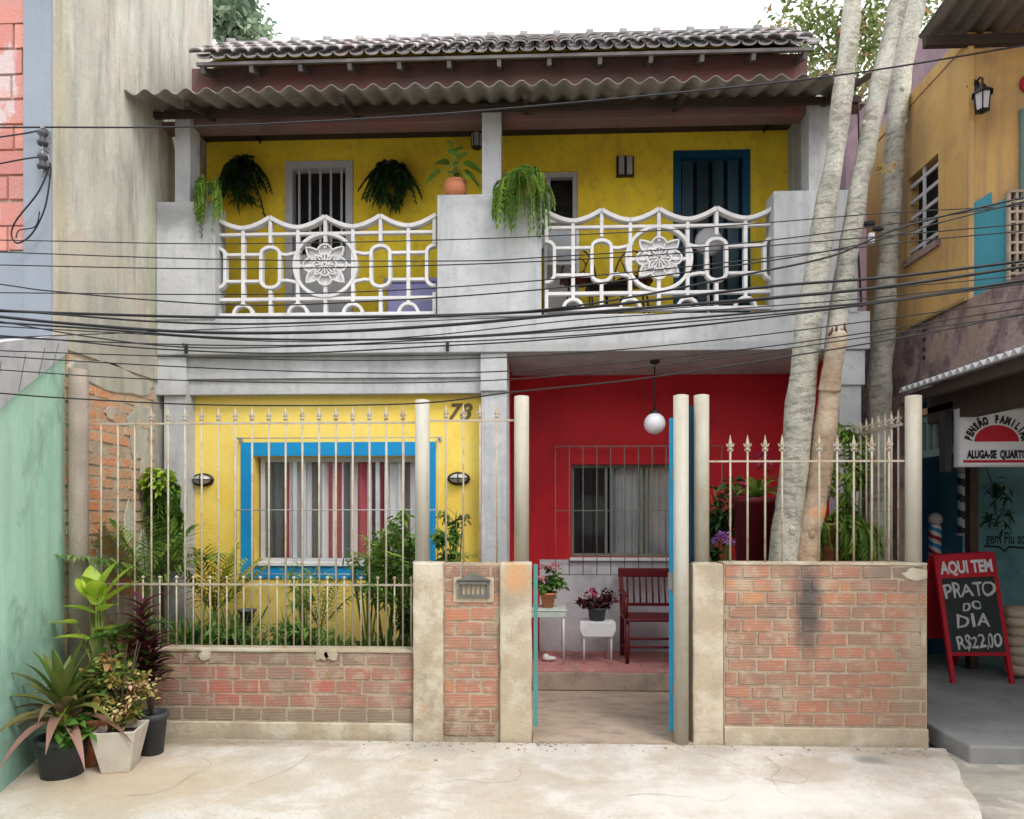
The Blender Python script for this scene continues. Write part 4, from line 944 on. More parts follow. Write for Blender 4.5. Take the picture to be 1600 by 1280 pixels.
# ---- gate (open inwards)
gt = thing('gate', 'bright blue steel gate leaf standing open against the hinge post', 'gate', (X_(1050, .06), .06, 0))
A = Vector((X_(1049.5, .07), .07, 0)); dirg = Vector((A.x, A.y+4.74, 0)).normalized(); dirg = Vector((dirg.x+.012, dirg.y, 0)).normalized()
zg0, zg1 = Z_(1138, .07), Z_(655, .07); B = A+dirg*.82
q = MB(); up = Vector((0, 0, 1))
q.obox(A+up*zg0, A+up*zg1, .03, .03); q.obox(B+up*zg0, B+up*zg1, .035, .035)
for z in (zg0+.017, zg1-.017, .75): q.obox(A+up*z+dirg*.018, B+up*z-dirg*.018, .03, .03)
obj('gate_frame', q, 'gate_blue', gt)
for k in range(7): q = MB(); p = A+dirg*(.1+k*.103); q.obox(p+up*(zg0+.034), p+up*(zg1-.034), .012, .012); obj('gate_bar', q, 'gate_blue', gt)
q = MB(); q.obox(A+up*1.05+Vector((-.012, -.02, 0)), A+up*1.17+Vector((-.012, -.02, 0)), .03, .02); obj('lock', q, 'galv', gt)
for z in (.35, 1.05, 1.85): q = MB(); q.tube([A+up*z+Vector((.03, -.01, -.045)), A+up*z+Vector((.03, -.01, .045))], .014, 10); q.box(A.x, A.x+.03, A.y-.02, A.y-.008, z-.03, z+.03, .5); obj('hinge', q, 'galv', gt)
q = MB(); x = X_(1081, .1); q.obox((x, .1, 1.23), (x, .1, Z_(636, .1)), .035, .03); o = obj('gate_stop_post', q, 'door_blue', at=(x, .1, 1.2)); tag(o, 'slim dark blue steel upright between the two right-hand gate posts', 'post')
q = MB(); x = X_(837.5, .0); q.box(x-.016, x+.012, .0, .16, .1, Z_(884, 0), .5); o = obj('gate_jamb', q, 'teal_jamb', at=(x, .08, .1)); tag(o, 'teal steel jamb strip on the left pillar of the gateway', 'jamb')

# =================================================================== LAMPS AND SMALL THINGS ON THE HOUSE
def bulkhead(u, v, label):
    p = W(u, v, YG); t = thing('bulkhead_lamp', label, 'wall lamp', p, 'oval bulkhead lamps on the yellow wall')
    q = MB(); q.ball((p.x, YG-.012, p.z), .105, .03, .062, 20, 8); obj('housing', q, 'iron', t)
    q = MB(); q.ball((p.x, YG-.035, p.z), .082, .045, .042, 20, 8); obj('lens', q, 'lens', t)
    q = MB(); q.tube([(p.x-.1*math.cos(a_), YG-.012-.072*math.sin(a_), p.z) for a_ in [math.pi*i/10 for i in range(11)]], .005, 6)
    q.tube([(p.x, YG-.012-.072*math.sin(a_), p.z+.058*math.cos(a_)) for a_ in [math.pi*i/10 for i in range(11)]], .005, 6); obj('guard', q, 'iron', t)
bulkhead(318, 750, 'oval black bulkhead lamp left of the blue-framed window'); bulkhead(717, 748, 'oval black bulkhead lamp under the house number')
gp = W(1023, 662, 1.55); gl = thing('globe_lamp', 'white globe lamp hanging on a thin rod under the porch ceiling', 'hanging lamp', (gp.x, 1.55, zS0-.01))
q = MB(); q.ball(gp, .098, n=24, m=14); obj('globe', q, 'opal', gl)
q = MB(); q.tube([(gp.x, 1.55, gp.z+.1), (gp.x, 1.55, zS0-.001)], .007, 8); q.lathe([(.045, .08), (.04, .115), (.015, .13)], gp, 14); q.lathe([(.001, zS0-gp.z-.001), (.045, zS0-gp.z-.001), (.045, zS0-gp.z-.03), (.01, zS0-gp.z-.045)], gp, 14); obj('rod', q, 'iron', gl)
def lantern(p, label, y_wall, side=None):
    t = thing('wall_lantern', label, 'lantern', p); x, y, z = p
    q = MB(); q.lathe([(.045, -.075), (.058, .055)], p, 6, smooth=False); obj('lantern_glass', q, 'lens', t)
    q = MB()
    for k in range(6): a_ = math.pi/3*k; q.tube([(x+.047*math.cos(a_), y+.047*math.sin(a_), z-.076), (x+.06*math.cos(a_), y+.06*math.sin(a_), z+.055)], .005, 5)
    q.lathe([(.078, .052), (.075, .06), (.03, .10), (.02, .125), (.001, .13)], p, 6, smooth=False); q.lathe([(.001, -.10), (.03, -.085), (.055, -.076), (.001, -.074)], p, 6, smooth=False)
    q.tube([(x, y, z+.12), (x, y, z+.17), (x, y+.03, z+.2), (x, y_wall, z+.18)], .009, 6); q.lathe([(.001, 0), (.05, 0), (.05, .015), (.001, .02)], (x, y_wall-.02, z+.18), 12, axis='y')
    obj('lantern_frame', q, 'iron', t)
p = W(745, 219, YU-.12); lantern(p, 'dark lantern on the balcony wall left of the middle column', YU)
p = W(977, 260, YU-.03); sc_ = thing('wall_sconce', 'small dark-framed box light on the yellow balcony wall left of the blue door', 'wall lamp', p)
q = MB(); q.box(p.x-.085, p.x+.085, YU-.035, YU-.001, p.z-.1, p.z+.1, .5); obj('sconce_frame', q, 'iron', sc_)
for s_ in (-1, 1): q = MB(); q.box(p.x+s_*.04-.027, p.x+s_*.04+.027, YU-.06, YU-.036, p.z-.085, p.z+.085, .5); obj('sconce_panel', q, 'lens', sc_)

# =================================================================== PORCH FURNITURE
ch = thing('wooden_chair', 'dark red wooden chair with slatted back on the porch by the blue gate', 'chair', W(1007, 1020, 2.0))
yb_ = 2.04; X0, X1 = X_(972, yb_), X_(1047, yb_)+.02; xc = (X0+X1)/2; w_ = X1-X0; zs = zf+.43; ztp = Z_(888, yb_)
def rod(nm, pts_, r, mat='chair', par=ch, n=8): q = MB(); q.tube(pts_, r, n); obj(nm, q, mat, par)
q = MB(); q.box(X0-.02, X1+.02, yb_-.42, yb_+.01, zs-.03, zs, .5); obj('seat', q, 'chair', ch, bevel=.01)
for s_ in (X0, X1): q = MB(); q.obox((s_, yb_, zf+.006), (s_, yb_+.0, zs-.031), .04, .04); q.obox((s_, yb_+.0, zs), (s_, yb_+.10, ztp), .04, .035); obj('back_post', q, 'chair', ch)
for s_ in (X0, X1): q = MB(); q.tube([(s_, yb_-.39, zf+.006), (s_, yb_-.38, zs-.25), (s_, yb_-.38, zs-.031)], [.016, .026, .02], 10); obj('leg', q, 'chair', ch)
q = MB(); q.box(X0-.03, X1+.03, yb_+.06, yb_+.10, ztp-.09, ztp, .5); obj('top_rail', q, 'chair', ch, bevel=.01)
q = MB(); q.box(X0+.02, X1-.02, yb_+.01, yb_+.035, zs+.06, zs+.09, .5); obj('lower_rail', q, 'chair', ch)
for k in range(7): x = X0+.06+k*(w_-.12)/6; q = MB(); q.tube([(x, yb_+.022, zs+.09), (x, yb_+.08, ztp-.09)], .009, 8); obj('spindle', q, 'chair', ch)
for z in (zf+.16, zf+.24): q = MB(); q.tube([(X0, yb_-.385, z), (X1, yb_-.385, z)], .012, 8); obj('stretcher', q, 'chair', ch)
for s_ in (X0, X1): q = MB(); q.tube([(s_, yb_-.385, zf+.12), (s_, yb_, zf+.12)], .012, 8); obj('stretcher', q, 'chair', ch)
q = MB(); q.box(X0-.035, X0+.015, yb_-.40, yb_+.03, zs+.20, zs+.225, .5); obj('armrest', q, 'chair', ch, bevel=.006)
q = MB(); q.tube([(X0-.01, yb_-.38, zs), (X0-.01, yb_-.38, zs+.2)], .018, 8); obj('arm_post', q, 'chair', ch)

stp = W(934, 1018, 1.75)
sl_ = thing('small_stool', 'small white stool with rounded apron standing on the porch tiles', 'stool', (stp.x, 1.75, zf)); x0, x1 = X_(906, 1.62), X_(962, 1.62); zt_ = Z_(972, 1.62)
q = MB(); q.prism([(x0, zt_), (x1, zt_), (x1, zt_-.07), (x1-.03, zt_-.13), (x0+.03, zt_-.13), (x0, zt_-.07)][::-1], 1.60, 1.62); q.box(x0, x1, 1.621, 1.9, zt_-.02, zt_, .5); obj('top', q, 'white_paint', sl_, bevel=.004)
for x in (x0+.04, x1-.04):
    for y in (1.63, 1.88): q = MB(); q.tube([(x, y, zf+.006), (x, y, zt_-.021)], .011, 8); obj('leg', q, 'white_paint', sl_)
tb = thing('side_table', 'pale green metal side table partly hidden by the left gate pillar', 'table', W(860, 1018, 1.7)); x0, x1 = X_(815, 1.55), X_(886, 1.55); zt_ = Z_(953, 1.55)
q = MB(); q.box(x0, x1, 1.55, 1.95, zt_-.015, zt_, .5); q.box(x0+.01, x1-.01, 1.555, 1.575, zt_-.07, zt_-.016, .5); obj('top', q, 'table_paint', tb, bevel=.004)
for x in (x0+.03, x1-.03):
    for y in (1.57, 1.93): q = MB(); q.tube([(x, y, zf+.006), (x, y, zt_-.016)], .009, 8); obj('leg', q, 'white_paint', tb)

# =================================================================== PLANTS
def potprof(r0, r1, h, rim=.012): return [(.001, 0), (r0, 0), (r1, h*.86), (r1+rim, h*.87), (r1+rim, h), (r1-.008, h), (r1-.014, h-.03)]
def roundpot(par, p, r0, r1, h, mat='terracotta', nm='pot'):
    q = MB(); q.lathe(potprof(r0, r1, h), p, 22); obj(nm, q, mat, par)
    q = MB(); q.lathe([(r1-.012, h-.03), (.001, h-.022)], p, 16); obj('soil', q, 'soil', par)
def D_(az, el): return Vector((math.cos(az)*math.cos(el), math.sin(az)*math.cos(el), math.sin(el)))
random.seed(5)
# --- pots on the pavement
p = Vector((X_(98, -.70), -.70, 0))
t = thing('potted_bromeliad', 'big bromeliad with pink-edged olive leaves in a black bucket by the green wall', 'potted plant', p)
roundpot(t, p, .115, .135, .235, 'plastic')
q = MB()
for k in range(40):
    az = k*2.4+random.uniform(-.2, .2); ring = k/40; el = 1.35-1.1*ring; q.blade(p+Vector((.02*math.cos(az), .02*math.sin(az), .30+.16*(1-ring))), D_(az, el), random.uniform(.40, .54), .062, .22+.5*ring, 8, min(1, max(0, ring*.9-.05+random.uniform(-.15, .25))), .5)
obj('leaves', q, 'leaf_pink', t)
q = MB(); q.cloud(p+Vector((.10, -.05, .27)), .11, .10, .11, 90, .075, .05); obj('undergrowth', q, 'leaf', t)
q = MB(); q.tube([p+Vector((0, 0, .2)), p+Vector((0, 0, .42))], [.05, .03], 10); obj('stem', q, 'leaf_yellow', t)
p = Vector((X_(147, -.50), -.50, 0)); t = thing('potted_shrub', 'orange terracotta pot with a broad-leaved shrub behind the beige planter', 'potted plant', p)
roundpot(t, p, .105, .14, .30)
q = MB(); q.cloud(p+Vector((.03, 0, .46)), .14, .12, .17, 170, .11, .045, .4, (0, 0, .5)); obj('leaves', q, 'leaf_mixed', t)
q = MB()
for k in range(9): az = random.uniform(0, 6.3); q.blade(p+Vector((0, 0, .28)), D_(az, 1.2), .34, .06, .2, 5)
obj('broad_leaf', q, 'leaf', t)
p = Vector((X_(188, -.60), -.60, 0)); t = thing('square_planter', 'tapered square beige planter with a small pale-flowered bush', 'potted plant', p)
q = MB(); h = .26; a_, b_ = .10, .150
def sq(s_, z, rot=R(12)): return [(p.x+s_*(i*math.cos(rot)-j*math.sin(rot)), p.y+s_*(i*math.sin(rot)+j*math.cos(rot)), z) for i, j in ((-1,-1),(1,-1),(1,1),(-1,1))]
L_ = [sq(a_*.8, 0), sq(b_*.86, h), sq(b_*.86-.018, h), sq(b_*.86-.03, h-.05)]
vs = [v for l in L_ for v in l]; fs = [(3,2,1,0), (12,13,14,15)]
for i in range(3):
    for k in range(4): fs.append((4*i+k, 4*i+(k+1) % 4, 4*i+4+(k+1) % 4, 4*i+4+k))
q.add(vs, fs, .5); obj('planter', q, 'pot_beige', t, bevel=.006)
q = MB(); q.add(sq(b_*.86-.028, h-.04), [(0,1,2,3)], .5); obj('soil', q, 'soil', t)
q = MB(); q.cloud(p+Vector((-.02, .04, .36)), .13, .11, .07, 110, .045, .022); q.cloud(p+Vector((-.04, .06, .52)), .17, .13, .22, 700, .045, .026, clumps=18); obj('leaves', q, 'leaf_mixed', t)
q = MB(); q.cloud(p+Vector((.0, .02, .42)), .19, .14, .16, 240, .034, .022, clumps=14); obj('blossom', q, 'leaf_flower', t)
q = MB()
for k in range(6): az = random.uniform(0, 6.3); q.tube([p+Vector((0, 0, .26)), p+Vector((.06*math.cos(az), .06*math.sin(az), .5)), p+Vector((.13*math.cos(az), .11*math.sin(az), .78))], [.006, .004, .002], 5)
obj('stem', q, 'stem_brown', t)
p = Vector((X_(238, -.33), -.33, 0)); t = thing('potted_cordyline', 'maroon-leaved cordyline in a dark grey pot against the low brick wall', 'potted plant', p)
roundpot(t, p, .068, .088, .27, 'plastic')
q = MB()
for (dx, hh, n) in ((-.03, .74, 44), (-.08, 1.0, 44)):
    for k in range(n):
        zz = .42+(hh-.42)*k/n; az = k*2.4; q.blade(p+Vector((dx+.0, .02, zz)), D_(az, .75), random.uniform(.20, .30), .05, .45, 5, None, .4)
obj('leaves', q, 'leaf_maroon', t)
q = MB()
for (dx, hh) in ((-.03, .74), (-.08, 1.0)): q.tube([p+Vector((0, 0, .24)), p+Vector((dx, .02, .5)), p+Vector((dx, .02, hh))], [.010, .008, .005], 6)
obj('stem', q, 'stem_brown', t)
p = Vector((X_(150, -.2), -.2, 0)); t = thing('dieffenbachia', 'tall plant with broad lime leaves behind the pots beside the corner post', 'potted plant', p)
roundpot(t, p, .075, .09, .2, 'plastic')
tips = []
q = MB()
for (uu, vv, az, el, L) in ((150, 945, 1.9, 1.0, .20), (155, 925, .9, 1.15, .24), (160, 945, .2, .75, .30), (140, 935, 2.7, .85, .20), (155, 930, 4.5, .9, .22), (118, 975, 3.05, .12, .20), (160, 955, -.5, .5, .18), (150, 985, -.2, .25, .2), (150, 960, 3.6, .5, .2), (165, 990, .3, .3, .2), (152, 935, 5.2, .8, .24), (165, 930, .5, 1.0, .26), (145, 930, 2.3, 1.15, .24), (172, 1000, -.4, .4, .2), (140, 1000, 3.5, .3, .2)):
    b_ = W(uu, vv, -.2-random.uniform(0, .05)); q.blade(b_, D_(az, el), L*1.2, .125, .2, 8, None, .3); tips.append(b_)
obj('leaves', q, 'leaf_lime', t)
q = MB()
for b_ in tips: q.tube([p+Vector((0, 0, .15)), p+Vector((0, 0, .6))+Vector(((b_.x-p.x)*.3, 0, 0)), b_], [.012, .009, .004], 6)
obj('stem', q, 'stem', t)
p = Vector((X_(198, -.22), -.22, 0)); t = thing('feathery_shrub', 'fine-leaved green and rust shrub between the lime plant and the cordyline', 'potted plant', p)
roundpot(t, p, .07, .09, .18, 'plastic')
q = MB()
for k in range(50):
    az = random.uniform(0, 6.3); b_ = p+Vector((random.uniform(-.13, .12), random.uniform(-.03, .05), random.uniform(.50, .84))); q.frond(b_, D_(az, .35), random.uniform(.14, .22), .05, .3, 9, .022, random.uniform(.1, .8))
obj('leaves', q, 'leaf', t)
q = MB(); q.cloud(p+Vector((.05, -.02, .72)), .13, .09, .12, 200, .05, .025, clumps=8); obj('rust_leaves', q, 'leaf_mixed', t)
q = MB()
for k in range(5): q.tube([p+Vector((0, 0, .15)), p+Vector((random.uniform(-.1, .1), 0, .85))], [.007, .003], 5)
obj('stem', q, 'stem_brown', t)

# --- garden plants behind the long railing
def palm(u, v, y, n, L, leaf, mat, label, droop=.55, el=(.4, 1.3), wd=.014, nm='garden_palm', h=0, fan=None):
    b_ = W(u, v, y); zb_ = .40; p = Vector((b_.x, y, zb_)); t = thing(nm, label, 'plant', p)
    q = MB()
    for k in range(n):
        az = k*2.4+random.uniform(-.3, .3); e = random.uniform(*el)
        q.frond(Vector((b_.x, y, b_.z)), D_(az, e), L*random.uniform(.8, 1.1), leaf, droop, 16, wd, random.random())
    obj('fronds', q, mat, t); q = MB(); q.tube([p, Vector((b_.x, y, b_.z+.03))], [.028, .02], 8); obj('stem', q, 'stem', t); return t
palm(228, 915, .45, 14, .70, .36, 'leaf_bright', 'light green palm in front of the orange brick flank', el=(.6, 1.42), wd=.026, droop=.22)
palm(335, 960, .75, 12, .66, .34, 'leaf_yellow', 'yellow-green palm left of the blue-framed window', el=(.85, 1.42), droop=.16, wd=.024)
palm(500, 985, .8, 6, .72, .24, 'leaf', 'thin arching palm seedling in front of the striped curtain', el=(.9, 1.4), droop=.3, wd=.02, nm='palm_seedling')
palm(628, 960, .5, 13, .95, .30, 'leaf_bright', 'bright arching palm beside the left pipe post', el=(.95, 1.45), droop=.35, wd=.022)
palm(655, 1000, .35, 10, .80, .24, 'leaf', 'mid green palm pressed behind the left cement pillar', el=(1.0, 1.45), droop=.3, wd=.022)
def spiky(u, v, y, n, L, sx, mat, label, wd=.022, nm='strap_plant'):
    p = W(u, v, y); p.z = .41; t = thing(nm, label, 'plant', p); q = MB()
    for k in range(n):
        q.blade(p+Vector((random.uniform(-sx, sx), random.uniform(-.08, .08), .01)), D_(random.uniform(0, 6.3), random.uniform(.55, 1.45)), L*random.uniform(.6, 1.15), wd*random.uniform(.7, 1.3), random.uniform(.15, .6), 6)
    obj('leaves', q, mat, t)
spiky(292, 1008, .45, 130, .70, .12, 'leaf', 'dense dark spiky clump at the left end of the garden bed', .026)
spiky(352, 1010, .42, 130, .66, .14, 'leaf', 'dense dark spiky clump below the yellow-green palm', .026)
spiky(420, 1012, .35, 70, .42, .16, 'leaf_bright', 'low bright strap leaves right of the dark clumps', .02)
spiky(470, 1012, .45, 90, .55, .13, 'leaf', 'spiky clump under the left half of the window', .024)
spiky(530, 1012, .4, 80, .46, .14, 'leaf_bright', 'spiky lighter clump under the middle of the window', .022)
spiky(592, 1012, .45, 90, .50, .14, 'leaf', 'spiky clump near the right end of the garden bed', .024)
def bush(u, v, y, rx, ry, rz, n, lf, mat, label, wd=None, stems=6, nm='garden_shrub', clumps=10, z0=.40, flowers=None, cat='plant'):
    c = W(u, v, y); p = Vector((c.x, y, z0)); t = thing(nm, label, cat, p)
    q = MB(); q.cloud(c, rx, ry, rz, n, lf, wd, .3, clumps=clumps); obj('leaves', q, mat, t)
    q = MB()
    for k in range(stems): q.tube([p+Vector((random.uniform(-.02, .02), 0, 0)), Vector((c.x+random.uniform(-.6, .6)*rx, y+random.uniform(-.5, .5)*ry, c.z-rz*.1)), Vector((c.x+random.uniform(-.9, .9)*rx, y+random.uniform(-.7, .7)*ry, c.z+rz*random.uniform(.3, .9)))], [.009, .006, .002], 5)
    obj('stem', q, 'stem', t)
    if flowers: q = MB(); q.cloud(c+Vector(flowers[4] if len(flowers) > 4 else (0, -.02, .1)), rx*.8, ry*.8, rz*.7, flowers[1], flowers[2], flowers[2]*.8, clumps=flowers[3]); obj('flowers', q, flowers[0], t)
    return t
bush(632, 850, .40, .13, .14, .26, 420, .075, 'leaf', 'leafy green shrub climbing against the left pipe post', .036, 8, clumps=14)
bush(605, 890, .55, .24, .16, .30, 420, .095, 'leaf_bright', 'bright green shrub behind the railing right of the window', .035, 6, clumps=10)
bush(700, 850, .5, .15, .14, .22, 260, .07, 'leaf', 'green shrub behind the letterbox wall between the pipe posts', .04, 6, clumps=8)
bush(712, 812, .6, .12, .1, .12, 60, .05, 'leaf_mixed', 'sparse twiggy branch of small leaves in front of the yellow wall near the lamp', .03, 5, clumps=6, nm='twiggy_shrub')
bush(575, 880, .5, .24, .14, .24, 300, .085, 'leaf_bright', 'loose young shrub rising over the window sill', .022, 7, clumps=9)
bush(480, 915, .6, .28, .14, .20, 190, .075, 'leaf_bright', 'thin scattered seedling under the window centre', .02, 7, clumps=9, nm='seedling')
bush(440, 990, .3, .5, .12, .10, 520, .08, 'leaf', 'dark low ground plants at the railing foot below the palm', .02, 6, clumps=12, nm='low_plant')
bush(640, 960, .3, .10, .12, .22, 170, .07, 'leaf_dark', 'dark leaves pressed between the railing end and the cement pillar', .03, 5, clumps=8)
b_ = W(545, 1010, .3); t = thing('strap_leaf_clump', 'clump of upright strap leaves at the railing foot right of centre', 'plant', (b_.x, .3, .4)); q = MB()
for k in range(46): q.blade((b_.x+random.uniform(-.35, .45), random.uniform(.2, .4), .44), D_(random.uniform(0, 6.3), random.uniform(.8, 1.4)), random.uniform(.2, .36), .022, .35, 5)
obj('leaves', q, 'leaf_yellow', t)
b_ = W(583, 960, .5); t = thing('dark_pot', 'small dark pot on a stake among the ferns', 'plant pot', (X_(386, .5), .5, .4))
q = MB(); q.lathe(potprof(.04, .06, .10), (X_(386, .5), .5, Z_(975, .5)), 16); obj('pot', q, 'plastic', t); q = MB(); q.tube([(X_(386, .5), .5, .4), (X_(386, .5), .5, Z_(975, .5))], .014, 8); obj('stake', q, 'stem_brown', t)
# hanging pots on the flank and column
def hangpot(p, n, L, lf, mat, label, r=.07, potm='plastic', spread=.8, dens=9, nm='hanging_plant', hook=None, updn=(.0, .9), wd=.018, cat='hanging plant', grp=None):
    t = thing(nm, label, cat, p, grp); q = MB(); q.lathe(potprof(r*.7, r, r*1.3, .006), p, 18); obj('pot', q, potm, t); p = Vector(p)
    q = MB(); azs = [random.uniform(0, 6.3) for _ in range(9)]
    for k in range(n):
        az = random.choice(azs)+random.gauss(0, .28); d0 = D_(az, random.uniform(*updn)); LL = L*random.uniform(.25, 1.15)*(.75+.35*math.sin(az*2+p[0])); spr = spread*random.uniform(.6, 1.35); rr = random.random(); pts_ = []; wv = random.uniform(-1, 1)
        for j in range(dens+1):
            s_ = j/dens; pts_.append(p+Vector((0, 0, r*1.2))+Vector((d0.x, d0.y, 0))*(r+ r*spr*(1-math.exp(-3*s_)))+Vector((-d0.y, d0.x, 0))*wv*.05*s_*s_+Vector((0, 0, d0.z*.12*s_*4*(1-s_)-LL*s_**1.5)))
        for j in range(1, dens+1):
            tg = (pts_[j]-pts_[j-1])
            for sg in (-1, 1):
                sd_ = Vector((-d0.y, d0.x, 0))*sg; q.blade(pts_[j], sd_+tg.normalized()*.9+Vector((0, 0, random.uniform(-.2, .2))), lf*random.uniform(.7, 1.2), wd, .3, 2, min(1, max(0, rr+random.uniform(-.2, .2))), .2)
            q.blade(pts_[j], tg, tg.length*1.3, wd*.7, 0, 1, rr)
    obj('leaves', q, mat, t)
    if hook: q = MB(); q.tube([p+Vector((0, 0, r)), Vector(hook)], .004, 5); obj('hanger', q, 'iron', t)
    return t
hangpot(W(253, 775, 1.0), 40, .22, .08, 'leaf', 'lime-leaved plant in a small pot hung on the brick flank, upper one', .06, hook=W(253, 730, 1.1), wd=.045)
hangpot(W(262, 812, 1.1), 60, .36, .085, 'leaf', 'trailing green plant in a black pot hung on the left column, lower one', .06, wd=.035, hook=W(268, 760, 1.2))
bush(252, 756, .95, .13, .09, .12, 190, .085, 'leaf_lime', 'tuft of lime leaves at the top of the hung pots by the column', .05, 3, nm='lime_tuft', clumps=5, z0=W(246, 790, .95).z)

# --- balcony plants
hangpot(W(818, 302, YB-.12), 200, .36, .045, 'leaf_bright', 'bright fern trailing over the middle balcony pier', .08, 'terracotta', 2.0, 12, 'hanging_fern', wd=.014, updn=(.0, 1.2), hook=W(818, 268, YB-.02))
hangpot(W(326, 303, YB-.06), 90, .42, .045, 'leaf_bright', 'bright fern trailing beside the left balcony pier', .05, 'plastic', 1.0, 12, 'hanging_fern', wd=.014, hook=W(318, 280, YB+.1))
def wallfern(u, v, n, L, label, seed):
    random.seed(seed); p = W(u, v, YU-.14); t = thing('hanging_fern', label, 'hanging plant', p); q = MB(); q.lathe(potprof(.07, .10, .12, .006), (p.x, p.y, p.z-.02), 18); obj('pot', q, 'plastic', t)
    q = MB()
    for k in range(n):
        az = -math.pi*random.random() if random.random() < .8 else random.choice([0, math.pi])+random.uniform(-.2, .2)
        q.frond(p+Vector((random.uniform(-.08, .08), random.uniform(-.05, .05), .09)), D_(az, random.uniform(-.1, 1.1)), L*random.uniform(.5, 1.1)*(.62 if abs(math.sin(az)) < .5 else .6), .10, 1.5*random.uniform(.6, 1.4), 14, .022)
    q.cloud(p+Vector((0, -.03, -.10)), .17, .11, .20, 420, .09, .03, .7, clumps=14)
    obj('fronds', q, 'leaf_dark', t)
wallfern(380, 270, 46, .42, 'dark fern on the balcony wall left of the white door', 31); wallfern(612, 276, 60, .40, 'dark bushy fern on the balcony wall right of the white door', 32); random.seed(33)
p = W(712, 302, YB+.06); t = thing('potted_plant', 'terracotta pot with a drooping broad-leaved plant on the middle balcony pier', 'potted plant', (p.x, YB+.06, zpm))
q = MB(); q.lathe([(.001, 0), (.07, 0), (.098, .05), (.1, .09), (.092, .12), (.10, .125), (.10, .14), (.09, .14), (.085, .12)], (p.x, YB+.06, zpm), 22); obj('pot', q, 'terracotta', t)
q = MB(); pb = Vector((p.x, YB+.06, zpm+.12)); tips = []
for (dx, dz, az, el, L) in ((-.13, .12, 3.2, -.5, .15), (-.02, .25, 1.5, 1.0, .16), (-.05, .35, 2.6, 1.1, .14), (.07, .17, .2, -.2, .17), (.08, .12, .1, -.7, .16), (.0, .12, 4.6, -.3, .14), (.04, .22, 4.9, .1, .14), (-.06, .18, 3.6, .1, .12), (.12, .06, -.3, -.6, .13), (.02, .16, 4.0, -.4, .13), (-.01, .30, .9, .8, .12), (.05, .1, 5.2, -.4, .13)):
    b_ = pb+Vector((dx, random.uniform(-.05, .03), dz)); q.blade(b_, D_(az, el), L*1.25, .115, .3, 6); tips.append(b_)
obj('leaves', q, 'leaf', t); q = MB()
for b_ in tips: q.tube([pb, pb.lerp(b_, .5)+Vector((0, 0, .05)), b_], [.006, .004, .003], 5)
obj('stem', q, 'stem', t)

# --- porch plants
p = Vector((X_(856, 1.72), 1.72, Z_(953, 1.55)+.001)); t = thing('potted_geranium', 'pink-flowered geranium in a terracotta pot on the pale green side table', 'potted plant', p)
roundpot(t, p, .05, .07, .14); q = MB(); q.cloud(p+Vector((.03, 0, .26)), .16, .12, .13, 190, .055, .045, clumps=9); obj('leaves', q, 'leaf', t)
q = MB(); q.cloud(p+Vector((.03, -.04, .37)), .09, .06, .05, 90, .03, .03, clumps=4); q.cloud(p+Vector((-.05, -.06, .28)), .04, .03, .04, 30, .03, .03); obj('flowers', q, 'pink', t)
q = MB()
for k in range(5): q.tube([p+Vector((0, 0, .11)), p+Vector((random.uniform(-.1, .12), 0, .3))], [.006, .003], 5)
obj('stem', q, 'stem', t)
p = Vector((X_(933, 1.75), 1.75, Z_(972, 1.62)+.001)); t = thing('potted_cyclamen', 'dark plant with magenta flowers in a black pot on the small white stool', 'potted plant', p)
roundpot(t, p, .07, .085, .12, 'plastic'); q = MB(); q.cloud(p+Vector((-.01, 0, .17)), .15, .11, .09, 150, .06, .05, clumps=7); q.cloud(p+Vector((.12, 0, .25)), .07, .05, .07, 50, .06, .03); obj('leaves', q, 'leaf_maroon', t)
q = MB(); q.cloud(p+Vector((-.06, -.04, .26)), .06, .04, .05, 36, .04, .04); q.cloud(p+Vector((.17, -.02, .2)), .03, .03, .04, 14, .04, .04); obj('flowers', q, 'magenta', t)
q = MB(); q.tube([p+Vector((0, 0, .1)), p+Vector((-.05, 0, .25))], .004, 5); q.tube([p+Vector((0, 0, .1)), p+Vector((.13, 0, .27))], .004, 5); obj('stem', q, 'stem_brown', t)
q = MB(); p = W(858, 1014, 1.75); q.ball((p.x, 1.75, zf+.03), .07, .04, .022, 12, 6); q.ball((p.x-.03, 1.75, zf+.045), .035, .035, .03, 10, 6); o = obj('shoe', q, 'white_paint', at=(p.x, 1.75, zf)); tag(o, 'white shoe on the porch floor under the side table', 'shoe')
# tall red pot with bromeliad
p = Vector((X_(1180, .95), .95, 0)); t = thing('potted_bromeliad', 'pink-tipped bromeliad in a tall crimson pot behind the right railing', 'potted plant', p)
zt_ = Z_(778, .95); q = MB(); q.lathe([(.001, .008), (.13, .008), (.165, zt_-.06), (.19, zt_-.05), (.19, zt_), (.17, zt_), (.16, zt_-.04)], p, 24); obj('pot', q, 'chair', t); q = MB(); q.lathe([(.165, zt_-.03), (.001, zt_-.02)], p, 16); obj('soil', q, 'soil', t)
q = MB()
for k in range(24): az = k*2.4; q.blade(p+Vector((0, 0, zt_-.02)), D_(az, 1.25-.8*k/24), random.uniform(.34, .52), .055, .45, 6, None, .4)
obj('leaves', q, 'leaf_bright', t); q = MB(); q.cloud(p+Vector((.03, -.1, .33+zt_-.02)), .08, .05, .08, 46, .06, .03); q.cloud(p+Vector((-.14, -.1, .10+zt_)), .03, .03, .04, 16, .05, .03); obj('flowers', q, 'magenta', t)
bush(1128, 800, 1.3, .13, .15, .42, 330, .12, 'leaf_dark', 'tall dark leafy shrub beside the right gate post', .04, 6, clumps=12, z0=.006, cat='shrub')
p = W(1122, 840, .5); t = thing('flowering_plant', 'purple-flowered plant just behind the right wall beside the gate post', 'potted plant', (p.x, .5, .006))
